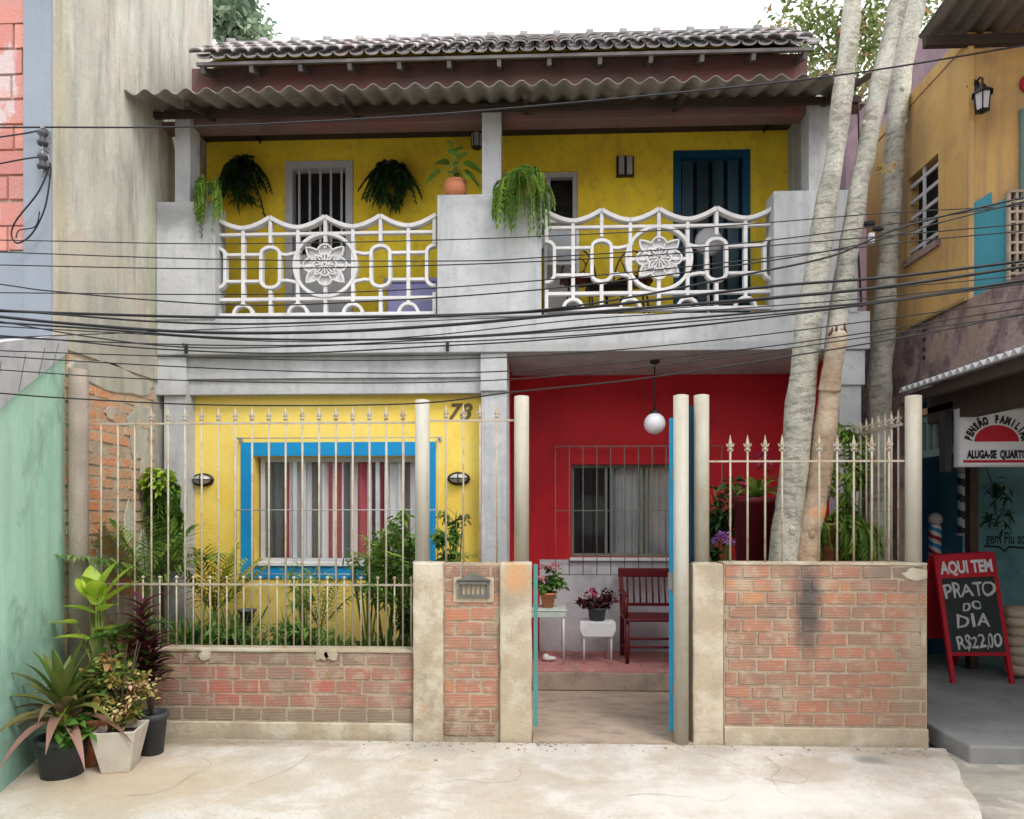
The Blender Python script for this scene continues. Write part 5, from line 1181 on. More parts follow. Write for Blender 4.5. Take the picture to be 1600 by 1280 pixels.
q = MB(); q.cloud((p.x, .5, p.z-.12), .12, .1, .12, 130, .07, .04, clumps=6); obj('leaves', q, 'leaf_dark', t); q = MB(); q.cloud((p.x+.01, .46, p.z), .11, .06, .045, 80, .035, .035, clumps=5); obj('flowers', q, 'purple', t)
q = MB(); q.lathe(potprof(.1, .13, .7), (p.x, .5, .008), 18); obj('pot', q, 'terracotta', t)
pp_ = (X_(1296, .75), .75, Z_(850, .75)); hangpot(pp_, 150, .34, .085, 'leaf_bright', 'big green fern on a terracotta pot right of the tree trunks', .13, 'terracotta', 1.7, 10, 'fern', wd=.026, updn=(.2, 1.2), cat='potted plant')
q = MB(); q.lathe([(.001, .008), (.12, .008), (.10, .05), (.09, pp_[2]-.06), (.13, pp_[2]-.01), (.001, pp_[2]-.005)], (pp_[0], .75, 0), 18); o = obj('plant_stand', q, 'terracotta', at=(pp_[0], .75, .008)); tag(o, 'round terracotta pedestal under the big fern', 'plant stand')
bush(1322, 745, .8, .15, .16, .40, 620, .09, 'leaf_bright', 'green shrub between the fern and the rusty side railing', .03, 6, clumps=12, z0=.006, cat='shrub')

# --- balcony things
p = W(877, 400, 1.75); wc = thing('laundry_cart', 'white plastic rack with a grey panel behind the right balustrade', 'rack', (p.x, 1.75, zS1))
x0, x1 = X_(850, 1.7), X_(905, 1.7); za, zb_ = Z_(395, 1.7), Z_(352, 1.7)
q = MB()
for x in (x0, x1-.03): q.box(x, x+.03, 1.7, 1.73, zS1+.001, zb_, .5)
q.box(x0-.02, x1+.02, 1.66, 1.95, zb_+.001, zb_+.035, .5); q.box(x0+.031, x1-.031, 1.7, 1.72, za-.12, za-.09, .5); q.box(x0, x1, 1.93, 1.95, zS1+.001, zb_, .5); obj('frame', q, 'white_paint', wc, bevel=.004)
q = MB(); q.box(x0+.032, x1-.032, 1.705, 1.715, za-.08, zb_-.03, .5); obj('panel', q, 'galv', wc)
def mchair(cx, cy, label, a0_=0):
    t = thing('garden_chair', label, 'chair', (cx, cy, zS1), 'dark metal garden chairs on the balcony')
    zs_ = zS1+.42; q = MB(); q.lathe([(.001, 0), (.17, 0), (.18, .012), (.17, .02), (.001, .02)], (cx, cy, zs_), 20); obj('seat', q, 'chair', t)
    for k in range(4): az = math.pi/4+k*math.pi/2; q = MB(); q.tube([(cx+.13*math.cos(az), cy+.13*math.sin(az), zs_), (cx+.19*math.cos(az), cy+.19*math.sin(az), zS1+.002)], .009, 6); obj('leg', q, 'iron', t)
    q = MB(); q.tube([(cx+.17*math.cos(t_), cy+.14+.0*t_, zs_+.02+.34*math.sin(t_)) for t_ in [math.pi*i/12 for i in range(13)]], .009, 6)
    q.tube([(cx+.07*math.cos(t_), cy+.14, zs_+.20+.07*math.sin(t_)) for t_ in [2*math.pi*i/14 for i in range(15)]], .006, 6)
    for s_ in (-.09, .09): q.tube([(cx+s_, cy+.14, zs_+.02), (cx+s_*.6, cy+.14, zs_+.15), (cx+s_*1.1, cy+.14, zs_+.27)], .006, 6)
    obj('backrest', q, 'stem_brown', t)
mchair(X_(905, 1.62), 1.62, 'dark metal garden chair behind the first oval of the right balustrade'); mchair(X_(990, 1.68), 1.68, 'dark metal garden chair left of the right rosette')
t = thing('garden_table', 'small round dark metal table behind the left part of the right balustrade', 'table', (X_(948, 1.6), 1.6, zS1)); q = MB(); q.lathe([(.001, 0), (.2, 0), (.2, .015), (.001, .018)], (X_(948, 1.6), 1.6, zS1+.33), 22); obj('top', q, 'iron', t)
q = MB(); q.tube([(X_(948, 1.6), 1.6, zS1+.002), (X_(948, 1.6), 1.6, zS1+.33)], .014, 8); q.lathe([(.12, .002), (.1, .015), (.02, .03)], (X_(948, 1.6), 1.6, zS1), 16); obj('pedestal', q, 'iron', t)
p = W(640, 480, 1.6); q = MB(); q.box(X_(604, 1.6), X_(690, 1.6), 1.6, 1.9, zS1+.012, Z_(440, 1.6), .5); q.box(X_(600, 1.6), X_(694, 1.6), 1.585, 1.915, Z_(440, 1.6)+.001, Z_(432, 1.6), .5)
o = obj('storage_box', q, 'lavender', at=(p.x, 1.75, zS1), bevel=.02); tag(o, 'lavender plastic storage box behind the right end of the left balustrade', 'box')
p = W(1108, 378, 1.8); t = thing('balcony_fan', 'round grey pedestal fan in front of the blue balcony door', 'fan', (p.x, 1.8, zS1)); q = MB(); q.lathe([(.001, -.03), (.11, -.03), (.135, 0), (.12, .05), (.001, .07)], p, 22, axis='y'); obj('fan_head', q, 'alu', t)
q = MB(); q.tube([(p.x, 1.83, zS1+.02), (p.x, 1.83, p.z)], .014, 8); q.lathe([(.001, .03), (.15, .02), (.16, .001)], (p.x, 1.83, zS1), 18); obj('stand', q, 'white_paint', t)

# =================================================================== TREES
def trunk(par, pts_, mat, nm='trunk', n=14, seed=0, knobs=0):
    q = MB(); P_ = []; rr = []
    m = len(pts_)
    for i in range(m-1):                                  # smooth subdivision with small irregularities
        for j in range(8):
            t_ = j/8; p0 = Vector(pts_[max(i-1, 0)][0]); p1 = Vector(pts_[i][0]); p2 = Vector(pts_[i+1][0]); p3 = Vector(pts_[min(i+2, m-1)][0])
            P_.append(.5*((2*p1)+(p2-p0)*t_+(2*p0-5*p1+4*p2-p3)*t_**2+(3*p1-p0-3*p2+p3)*t_**3)); rr.append(pts_[i][1]*(1-t_)+pts_[i+1][1]*t_)
    P_.append(Vector(pts_[-1][0])); rr.append(pts_[-1][1])
    q.tube(P_, rr, n)
    for i in range(len(q.v)):
        v = Vector(q.v[i]); d = noise.noise(v*4+Vector((seed, 0, 0)))*.014+noise.noise(v*14)*.005
        c = min(P_, key=lambda a_: (a_-v).length_squared); nn = (v-c); 
        if nn.length > .001: q.v[i] = tuple(v+nn.normalized()*d)
    for _ in range(knobs):
        k = random.randrange(4, len(P_)-2); az = random.uniform(3.3, 6.1); c = P_[k]+Vector((math.cos(az), math.sin(az), 0))*rr[k]*.9; q.ball(c, rr[k]*.28, rr[k]*.28, rr[k]*.35, 8, 6)
    return obj(nm, q, mat, par)
def PT(u, v, y, wpx):
    p = W(u, v, y); return (p, .83*wpx/2/F*(y+4.74))
tr = thing('street_tree', 'pale straight-leaning tree trunk, the left one behind the brick wall', 'tree', W(1222, 900, .28), 'pale trunks beside the balcony')
trunk(tr, [(Vector((X_(1218, .28), .28, 0)), .15), PT(1227, 870, .28, 56), PT(1240, 740, .28, 52), PT(1258, 560, .28, 48), PT(1282, 380, .28, 42), PT(1306, 230, .28, 36), PT(1322, 100, .28, 33), PT(1332, 0, .28, 30), (W(1345, -160, .3), .06), (W(1330, -420, .3), .045)], 'bark', knobs=3, seed=1)
tr2 = thing('street_tree', 'brown-based forked tree trunk with an orange scar, right of the pale trunk', 'tree', W(1262, 900, .28))
trunk(tr2, [(Vector((X_(1252, .24), .24, 0)), .13), PT(1258, 870, .24, 46), PT(1275, 780, .24, 40), PT(1288, 680, .24, 40), PT(1299, 580, .24, 36), PT(1311, 490, .3, 35)], 'bark_brown', knobs=3, seed=5)
trunk(tr2, [PT(1304, 545, .27, 34), PT(1312, 480, .3, 36), PT(1334, 340, .3, 34), PT(1358, 210, .3, 34), PT(1382, 100, .3, 33), PT(1406, 0, .3, 30), (W(1440, -160, .35), .06), (W(1470, -420, .4), .045)], 'bark', 'upper_trunk', knobs=3, seed=5)
so2 = trunk(tr2, [PT(1296, 610, .21, 40), PT(1302, 570, .16, 36), PT(1307, 540, .13, 34), PT(1309, 522, .12, 30), PT(1309, 517, .12, 12)], 'bark_brown', 'cut_stub', seed=8)
q = MB(); p = W(1309, 519, .12)
for k in range(9): a_ = k*.7; q.tube([p+Vector((math.cos(a_)*.05, math.sin(a_)*.04, -.02)), p+Vector((math.cos(a_)*.045, math.sin(a_)*.04, random.uniform(.01, .06)))], [.016, .004], 5)
obj('splintered_end', q, 'stem_brown', so2)
tr3 = thing('street_tree', 'shaded trunk standing behind the forked one in the alley', 'tree', (X_(1372, 1.55), 1.55, 0))
trunk(tr3, [(Vector((X_(1372, 1.55), 1.55, .0)), .13), PT(1374, 640, 1.55, 42), PT(1384, 480, 1.55, 38), PT(1392, 330, 1.55, 34), PT(1402, 180, 1.55, 36), PT(1418, 60, 1.55, 38), PT(1430, 0, 1.55, 38), (W(1450, -160, 1.6), .09), (W(1440, -420, 1.6), .07)], 'bark', knobs=3, seed=9)
# crowns of these trees are above the frame; they still stand there
random.seed(8)
for (t_, uu, yy) in ((tr, 1330, .3), (tr2, 1470, .4), (tr3, 1440, 1.6)):
    q = MB(); c = W(uu, -420, yy); q.cloud(c+Vector((0, 0, .9)), 1.1, 1.1, .6, 900, .12, .05, clumps=30); obj('crown', q, 'leaf_open', t_)
    q = MB()
    for k in range(6): q.tube([c, c+Vector((random.uniform(-.4, .4), random.uniform(-.4, .4), .5)), c+Vector((random.uniform(-1, 1), random.uniform(-1, 1), 1.1))], [.04, .025, .008], 6)
    obj('limbs', q, 'bark', t_)
# small epiphyte
p = W(1383, 262, .3); t = thing('epiphyte', 'tuft of small pale leaves growing between the forked trunks', 'plant', p)
q = MB(); q.cloud(p, .08, .05, .05, 60, .035, .022, clumps=6); obj('leaves', q, 'leaf_flower', t); q = MB(); q.tube([W(1365, 275, .3), p], .004, 5); obj('stem', q, 'stem', t)
# trees behind the houses
def btree(label, parts_, mat, base, nleaf, lf, clumps, trunks, name='background_tree'):
    t = thing(name, label, 'tree', base); q = MB()
    for (c, rx, ry, rz, n) in parts_: q.cloud(c, rx, ry, rz, n, lf, lf*.5, .2, clumps=clumps)
    obj('crown', q, mat, t); q = MB()
    for pts_, r_ in trunks: q.tube(pts_, r_, 7)
    obj('trunk', q, 'bark_dark', t)
yb2 = 6.5
c1 = W(1260, 30, yb2)
btree('airy tree with pale and rusty leaves behind the right end of the roof', [(W(1245, 20, yb2), .55, .8, .5, 600), (W(1320, 60, yb2), .75, 1, .9, 1700), (W(1405, 60, yb2), .6, 1, .8, 1100), (W(1345, 190, yb2), .45, .8, .5, 520), (W(1290, 150, yb2), .4, .8, .5, 460)], 'leaf_open', (c1.x+.6, yb2, 0), 0, .11, 34,
      [([(c1.x+.6, yb2, 0), (c1.x+.6, yb2, 4), W(1330, 180, yb2), W(1300, 20, yb2)], [.14, .11, .06, .02]), ([W(1330, 180, yb2), W(1400, 40, yb2)], [.04, .015]), ([W(1318, 110, yb2), W(1240, 30, yb2)], [.03, .01])])
btree('sparse tree top peeping over the orange house roof edge', [(W(1450, 20, 7.5), .45, .7, .4, 260)], 'leaf_open', (W(1450, 20, 7.5).x, 7.5, 0), 0, .12, 14, [([(W(1450, 20, 7.5).x, 7.5, 0), W(1455, 30, 7.5)], [.12, .03])])
yb3 = 13
pc = [(W(345, 20, yb3), 1.1, 1.5, 1.0, 1500), (W(375, 45, yb3), .7, 1.2, .6, 900), (W(350, 75, yb3), 1.2, 1.4, .6, 800), (W(400, 62, yb3), .35, 1, .25, 260), (W(335, -30, yb3), 1.0, 1.5, .8, 500)]
btree('dense green hillside tree showing above the roof at the left', pc, 'leaf_far', (W(350, 60, yb3).x, yb3, 0), 0, .22, 40, [([(W(350, 60, yb3).x, yb3, 0), W(352, 40, yb3)], [.3, .12])])

# =================================================================== RIGHT NEIGHBOUR
XN = 3.35
rn = thing('orange_house', 'orange two-storey house at the right with teal paint, rough purple band and a shop below', 'house', (4.4, 1.5, .1))
yF = WX(1510, 300, XN).y; zr2 = W(1500, 58, yF).z; print('right house front y', yF)
zB = 3.245; zTop = WX(1460, 125, XN).z
wy0, wy1 = WX(1466, 300, XN).y, WX(1418, 300, XN).y; wz0, wz1 = WX(1440, 392, XN).z, WX(1440, 262, XN).z
m_ = MB(); m_.holes(yF, 2.35, zB, zTop, XN, XN+.14, [(wy0, wy1, wz0, wz1)], axis='x'); obj('side_wall', m_, 'orange', rn)
m_ = MB(); m_.box(XN+.141, 6, yF+.0, yF+.15, zB, zr2-.091, .5); obj('front_wall', m_, 'orange', rn)
m_ = MB(); m_.box(XN-.01, XN+.0, yF-.012, 2.4, zTop, zTop+.06, .5); m_.box(XN-.01, XN+.2, yF, 2.4, zTop+.061, zTop+.1, .5); obj('coping', m_, 'orange', rn)
m_ = MB(); m_.box(XN-.002, XN+.14, yF-.0, yF+.14, zTop, zr2-.091, .5); m_.box(XN-.002, XN+.04, yF-.03, yF-.001, zB, zr2-.091, .5); obj('corner_pilaster', m_, 'orange', rn)
# window in side wall
q = MB(); q.box(XN+.1, XN+.12, wy0, wy1, wz0, wz1, .5); wo = obj('window', q, 'dark', rn, label='dark barred window in the orange side wall')
q = MB()
for k in range(5): z = wz0+(wz1-wz0)*(k+.5)/5; q.obox((XN+.03, wy0, z), (XN+.03, wy1, z), .015, .03)
q.obox((XN+.02, (wy0+wy1)/2, wz0), (XN+.02, (wy0+wy1)/2, wz1), .02, .02); obj('window_bars', q, 'alu', wo)
q = MB(); q.box(XN-.03, XN+.1, wy0-.04, wy1+.04, wz0-.06, wz0-.002, .5); obj('sill', q, 'stone', wo)
# purple rough band (parapet of the shop storey) all along
zA = WX(1455, 606, XN).z; 
m_ = MB(); m_.box(XN+.001, XN+.16, -2.2, 2.6, zA-.06, zB-.001, .5); obj('rough_band', m_, 'stone', rn)
m_ = MB(); m_.box(XN+.001, XN+.16, 1.72, 2.6, .1, zA-.061, .5); obj('rough_corner', m_, 'stone', rn)
m_ = MB(); m_.box(XN+.161, 7, -2.2, 2.6, zB-.14, zB-.02, .5); obj('floor_slab', m_, 'stone', rn)
q = MB()
for vv in (517, 531, 546, 559): p = WX(1444, vv, XN); q.tube([(XN+.012, p.y, p.z), (XN-.004, p.y, p.z)], .02, 10)
obj('vent_hole', q, 'dark', rn)
# yellowish ledge between orange and purple
q = MB(); q.box(XN-.03, XN, yF-.02, 1.5, zB-.012, zB+.018, .5); obj('ledge', q, 'ochre', rn, bevel=.006)
# teal painted zone and lattice on the front wall
q = MB(); yq = yF-.004
P_ = [W(1515, 470, yq), W(1515, 322, yq), W(1549, 300, yq), W(1550, 320, yq), W(1640, 280, yq), W(1640, 470, yq)]
q.prism([(p.x, p.z) for p in P_][::-1], yq-.003, yq+.003); obj('painted_zigzag', q, 'teal', rn)
la = MB(); x0, x1, z0, z1 = X_(1573, yq), X_(1680, yq), Z_(455, yq), Z_(315, yq)
nx, nz_ = 9, 9
for i in range(nx+1): x = x0+(x1-x0)*i/nx; la.obox((x, yq-.02, z0), (x, yq-.02, z1), .018, .03)
for j in range(nz_+1): z = z0+(z1-z0)*j/nz_; la.obox((x0, yq-.022, z), (x1, yq-.022, z), .03, .018)
obj('brick_lattice', la, 'mortar', rn); q = MB(); q.box(x0, x1, yq-.006, yq-.0045, z0, z1, .5); obj('lattice_back', q, 'dark_wood', rn)
q = MB(); x = X_(1592, yq); q.box(x, x+.5, yF-.03, yF-.001, Z_(330, yq), Z_(190, yq), .5); obj('shutter', q, 'shop_panel', rn)
# roof of the orange house
xl = X_(1441, yF)
m_ = MB(); corr(m_, xl, 7, -1.6, yF+.06, zr2+.25, zr2+.028, .125, .02, along='x'); obj('roof_sheets', m_, 'fibro', rn)
m_ = MB(); m_.box(xl+.0, 7, yF-.05, yF-.002, zr2-.09, zr2-.012, .5); m_.obox((xl+1.05, -1.55, zr2+.19), (xl+1.05, yF-.06, zr2-.03), .05, .05); obj('roof_beam', m_, 'dark_wood', rn)
# awning of the shop
m_ = MB(); zw_ = zA; corr(m_, -2.0, WX(1453, 600, XN-.02).y, XN-.28, XN+.0, zw_-.03, zw_+.04, .085, .018, along='y'); obj('shop_awning', m_, 'white_wall', rn)
m_ = MB(); m_.box(XN-.2, XN-.14, -2, WX(1453, 600, XN).y-.05, zw_-.13, zw_-.055, .5); m_.box(XN+.02, XN+.16, -2, 1.3, zw_-.3, zw_-.062, .5); obj('awning_beam', m_, 'dark_wood', rn)
# shop inside
yS = 2.6
m_ = MB(); m_.box(XN+.161, X_(1503, yS), yS, yS+.12, .1, zB-.15, .5); obj('dark_doorway', m_, 'door_blue', rn)
m_ = MB(); m_.box(X_(1503, yS)+.001, 7, yS-.01, yS+.12, .1, zB-.15, .5); sw = obj('shop_wall', m_, 'shop', rn)
m_ = MB(); m_.box(6.9, 7, -2.2, yS-.011, .1, zB-.15, .5); m_.box(5.4, 5.5, -2.2, yS-.012, .1, zB-.15, .5); obj('shop_side_wall', m_, 'shop', rn)
q = MB(); text(q, 'gem Flu ac Dar', .17, lambda x, y, h: (X_(1577, yS)+.04+x, yS-.014, Z_(848, yS)+y), bold=.002, sx=.55)
q.ribbon([(X_(1536, yS), Z_(852, yS)), (X_(1560, yS), Z_(853, yS)), (X_(1568, yS), Z_(860, yS)), (X_(1575, yS), Z_(853, yS)), (X_(1640, yS), Z_(857, yS))], .02, yS-.016, yS-.012); obj('painted_lettering', q, 'ink', rn)
# slatted panel with orange head
pY0, pY1 = WX(1497, 640, XN+.06).y, WX(1440, 640, XN+.06).y; zP0, zP1 = WX(1440, 716, XN+.06).z, WX(1440, 655, XN+.06).z
m_ = MB(); m_.box(XN+.05, XN+.08, pY0, pY1+.3, zP0, zP0+.06, .5); m_.box(XN+.05, XN+.08, pY0, pY1+.3, zP1-.04, zP1+.02, .5)
k = pY0
while k < pY1+.3: m_.box(XN+.052, XN+.078, k, k+.045, zP0+.061, zP1-.041, .5); k += .10
obj('slatted_panel', m_, 'shop_panel', rn); m_ = MB(); m_.box(XN+.082, XN+.09, pY0, pY1+.3, zP0, zP1, .5); obj('panel_back', m_, 'dark', rn)
m_ = MB(); m_.box(XN+.02, XN+.09, pY0, pY1+.3, zP1+.021, zP1+.075, .5); obj('orange_lintel', m_, 'orange', rn)
q = MB(); q.box(X_(1516, 1.9), X_(1529, 1.9), 1.9, 1.98, .1, zB-.15, .5); obj('wooden_post', q, 'stem_brown', rn)
# mauve house beyond the alley
mv = thing('mauve_house', 'mauve rendered house wall rising behind the alley trunk', 'house', (3.4, 4.2, 0))
q = MB(); P_ = [W(u_, v_, 2.9) for u_, v_ in ((1322, 1000), (1322, 215), (1352, 180), (1412, 176), (1428, 60), (1600, 60), (1800, 60), (1800, 1000))]; q.prism([(p.x, p.z) for p in P_][::-1], 2.9, 3.4); obj('wall', q, 'mauve', mv); q = MB(); q.box(3.6, 7, 3.41, 8, -.05, 6.4, .5); obj('rear_wall', q, 'mauve', mv)

p = W(1535, 158, yF-.12); lantern(p, 'black lantern on the orange front wall under the corrugated eave', yF)
t = thing('wall_plate', 'round red-rimmed white plate on the orange wall at the right edge', 'plate', W(1602, 132, yF-.02)); pq = W(1608, 132, yF-.005)
q = MB(); q.lathe([(.001, -.012), (.05, -.014), (.075, -.02), (.075, -.002), (.001, -.001)], pq, 22, axis='y'); obj('rim', q, 'sign_red', t); q = MB(); q.lathe([(.001, -.018), (.045, -.018)], pq, 18, axis='y'); obj('centre', q, 'white_paint', t)

# sign board
yK = .85; sg = thing('hanging_sign', 'white boarding-house sign with a red half sun under the shop awning', 'sign', W(1560, 640, yK))
x0, x1, z0, z1 = X_(1499, yK), X_(1628, yK), Z_(729, yK), Z_(645, yK)
q = MB(); q.box(x0, x1, yK, yK+.05, z0, z1, .5); obj('board', q, 'sign_white', sg, bevel=.004)
q = MB(); 
for a_, b_, c_, d_ in ((x0-.012, x0-.001, z0-.012, z1+.012), (x1+.001, x1+.012, z0-.012, z1+.012), (x0-.001, x1+.001, z1+.001, z1+.012), (x0-.001, x1+.001, z0-.012, z0-.001)): q.box(a_, b_, yK-.006, yK+.056, c_, d_, .5)
obj('sign_frame', q, 'alu', sg)
q = MB(); cx = X_(1557, yK); zc_ = Z_(693, yK); rX, rZ = (X_(1592, yK)-cx), Z_(668, yK)-zc_
q.prism([(cx+rX*math.cos(math.pi*i/24), zc_+rZ*math.sin(math.pi*i/24)) for i in range(25)][::-1], yK-.003, yK-.0005)
q.box(x0+.03, x1-.03, yK-.003, yK-.0005, Z_(725, yK), Z_(721, yK), .5); obj('red_artwork', q, 'sign_red', sg)
q = MB(); word = 'PENSÃO FAMILIAR'; n = len(word)
for i, ch_ in enumerate(word):
    if ch_ == ' ': continue
    th = R(173-(173-7)*i/(n-1)); bx, bz = cx+(rX+.022)*math.cos(th), zc_+(rZ+.02)*math.sin(th); rt = math.atan2((rX+.05)*math.sin(th), (rZ+.03)*math.cos(th))-math.pi/2
    rt = math.pi/2-th; rt = -rt*.85
    ca, sa = math.cos(rt), math.sin(rt)
    text(q, ch_, .080, lambda x, y, h: (bx+x*ca-y*sa, yK-.004, bz+x*sa+y*ca), bold=.006, sx=.62)
text(q, 'ALUGA-SE  QUARTOS', .085, lambda x, y, h: (X_(1560, yK)+x, yK-.004, Z_(718, yK)+y), bold=.005, sx=.585); obj('lettering', q, 'ink', sg)
q = MB(); q.tube([(x0+.1, yK+.025, z1), (x0+.1, yK+.025, zw_-.1)], .006, 6); q.tube([(x1-.1, yK+.025, z1), (x1-.1, yK+.025, zw_-.1)], .006, 6); obj('hanger', q, 'iron', sg)
q = MB(); q.box(x0-.10, x0-.05, yK+.02, yK+.1, z0-.05, z1, .5); obj('sign_bracket', q, 'iron', sg)

# A-frame board
yA_ = 1.45; ab = thing('chalkboard_sign', 'red-framed A-frame chalkboard announcing the dish of the day on the terrace', 'signboard', W(1525, 1050, yA_))
zt0 = .102
TL, TR = W(1461, 868, yA_+.12), W(1549, 863, yA_+.12); BL, BR = W(1489, 1053, yA_-.1), W(1581, 1045, yA_-.1)
BL.z = zt0; BR.z = zt0
def AB(s_, t_): return TL.lerp(TR, s_).lerp(BL.lerp(BR, s_), t_)
nrm = (TR-TL).cross(BL-TL).normalized(); nrm = nrm if nrm.y < 0 else -nrm
q = MB(); q.obox(TL, BL, .035, .03); q.obox(TR, BR, .035, .03); q.obox(AB(0, .78), AB(1, .78), .03, .03); obj('frame', q, 'board_red', ab)
def slabq(s0, s1, t0, t1, d0, d1, mb): P8 = [AB(s_, t_)+nrm*d for d in (d0, d1) for s_, t_ in ((s0, t1), (s1, t1), (s1, t0), (s0, t0))]; mb.add(P8, [(4,5,6,7), (3,2,1,0), (0,1,5,4), (1,2,6,5), (2,3,7,6), (3,0,4,7)], .5)
q = MB(); slabq(.0, 1, 0, .19, -.005, .02, q); obj('header', q, 'board_red', ab)
q = MB(); slabq(.02, .98, .192, .77, -.004, .012, q); obj('slate_panel', q, 'slate', ab)
Wd = (TR-TL).length; Hd = (BL-TL).length; ex = (TR-TL).normalized(); ey = (TL-BL).normalized()
def onb(s_, t_, d=.0225): 
    c0 = AB(s_, t_); return lambda x, y, h: c0+ex*x+ey*y+nrm*d
q = MB(); text(q, 'AQUI TEM', .15, onb(.5, .15), bold=.006, sx=.66); obj('header_lettering', q, 'sign_white', ab)
q = MB()
for (s_, tx, t_, sz, sx) in ((.5, 'PRATO', .34, .18, .80), (.5, 'DO', .45, .11, 1.0), (.47, 'DIA', .575, .17, 1.05), (.53, 'R$22,00', .735, .165, .70)): text(q, tx, sz, onb(s_, t_, .0145), bold=.0025, sx=sx, jit=.03)
obj('chalk_lettering', q, 'chalk', ab)
q = MB(); RL, RR = TL+Vector((0, .04, 0)), TR+Vector((0, .04, 0)); QL, QR = Vector((TL.x-.05, yA_+.6, zt0)), Vector((TR.x-.05, yA_+.6, zt0)); q.obox(RL, QL, .035, .03); q.obox(RR, QR, .035, .03)
P4 = [RL, RR, RR.lerp(QR, .75), RL.lerp(QL, .75)]; q.add(P4+[p+Vector((0, .015, .005)) for p in P4], [(0,3,2,1), (4,5,6,7), (0,1,5,4), (1,2,6,5), (2,3,7,6), (3,0,4,7)], .5); obj('rear_frame', q, 'board_red', ab)
# barber pole, striped pole
def stripes(c, r, z0, z1, cols, label, name='barber_pole'):
    t = thing(name, label, 'barber pole', c); cx, cy = c[0], c[1]; groups = {}
    n, m = 18, 36; 
    for i in range(m):
        for k in range(n):
            ci = int(((k/n)+i/m*((z1-z0)/.16))*len(cols)) % len(cols); groups.setdefault(ci, MB())
            g_ = groups[ci]; a0_, a1_ = 2*math.pi*k/n, 2*math.pi*(k+1)/n; za_, zb__ = z0+(z1-z0)*i/m, z0+(z1-z0)*(i+1)/m
            g_.add([(cx+r*math.cos(a0_), cy+r*math.sin(a0_), za_), (cx+r*math.cos(a1_), cy+r*math.sin(a1_), za_), (cx+r*math.cos(a1_), cy+r*math.sin(a1_), zb__), (cx+r*math.cos(a0_), cy+r*math.sin(a0_), zb__)], [(0,1,2,3)], .5)
    for ci, g_ in groups.items(): obj('stripe', g_, cols[ci], t)
    q = MB(); q.ball((cx, cy, z1+r*1.0), r*1.25, n=16, m=10); obj('cap', q, 'alu', t); q = MB(); q.lathe([(.001, -.02), (r*1.2, -.015), (r*1.1, .01)], (cx, cy, z0), 16); obj('base', q, 'alu', t)
bp_ = W(1461, 860, 2.3); stripes((bp_.x, 2.3, bp_.z), .055, bp_.z-.15, W(1461, 820, 2.3).z, ['white_paint', 'sign_red', 'white_paint', 'blue'], 'barber pole with red, white and blue stripes beside the shop doorway')
bp_ = W(1507, 835, 2.2); stripes((bp_.x, 2.2, bp_.z), .06, bp_.z, W(1507, 740, 2.2).z, ['white_paint', 'plastic'], 'black and white striped pole on the shop door frame below the sign')
q = MB(); p = W(1590, 1052, 1.6)
for k in range(7): q.ball((p.x+.02*random.uniform(-1, 1), 1.6, .102+.07+k*.085), .11+.02*random.random(), .12, .07, 10, 7)
o = obj('stone_stump', q, 'mortar', at=(p.x, 1.6, .1)); tag(o, 'rough grey-brown stone stump on the terrace at the right edge', 'stump')
p = W(1560, 780, 2.3); t = thing('hanging_plant', 'olive trailing plant against the teal shop wall', 'hanging plant', p); q = MB(); q.cloud(p, .12, .08, .28, 90, .12, .03, .4, clumps=6); obj('leaves', q, 'leaf_dark', t); q = MB(); q.tube([p, p+Vector((0, .2, .35))], .005, 5); obj('stem', q, 'stem_brown', t)

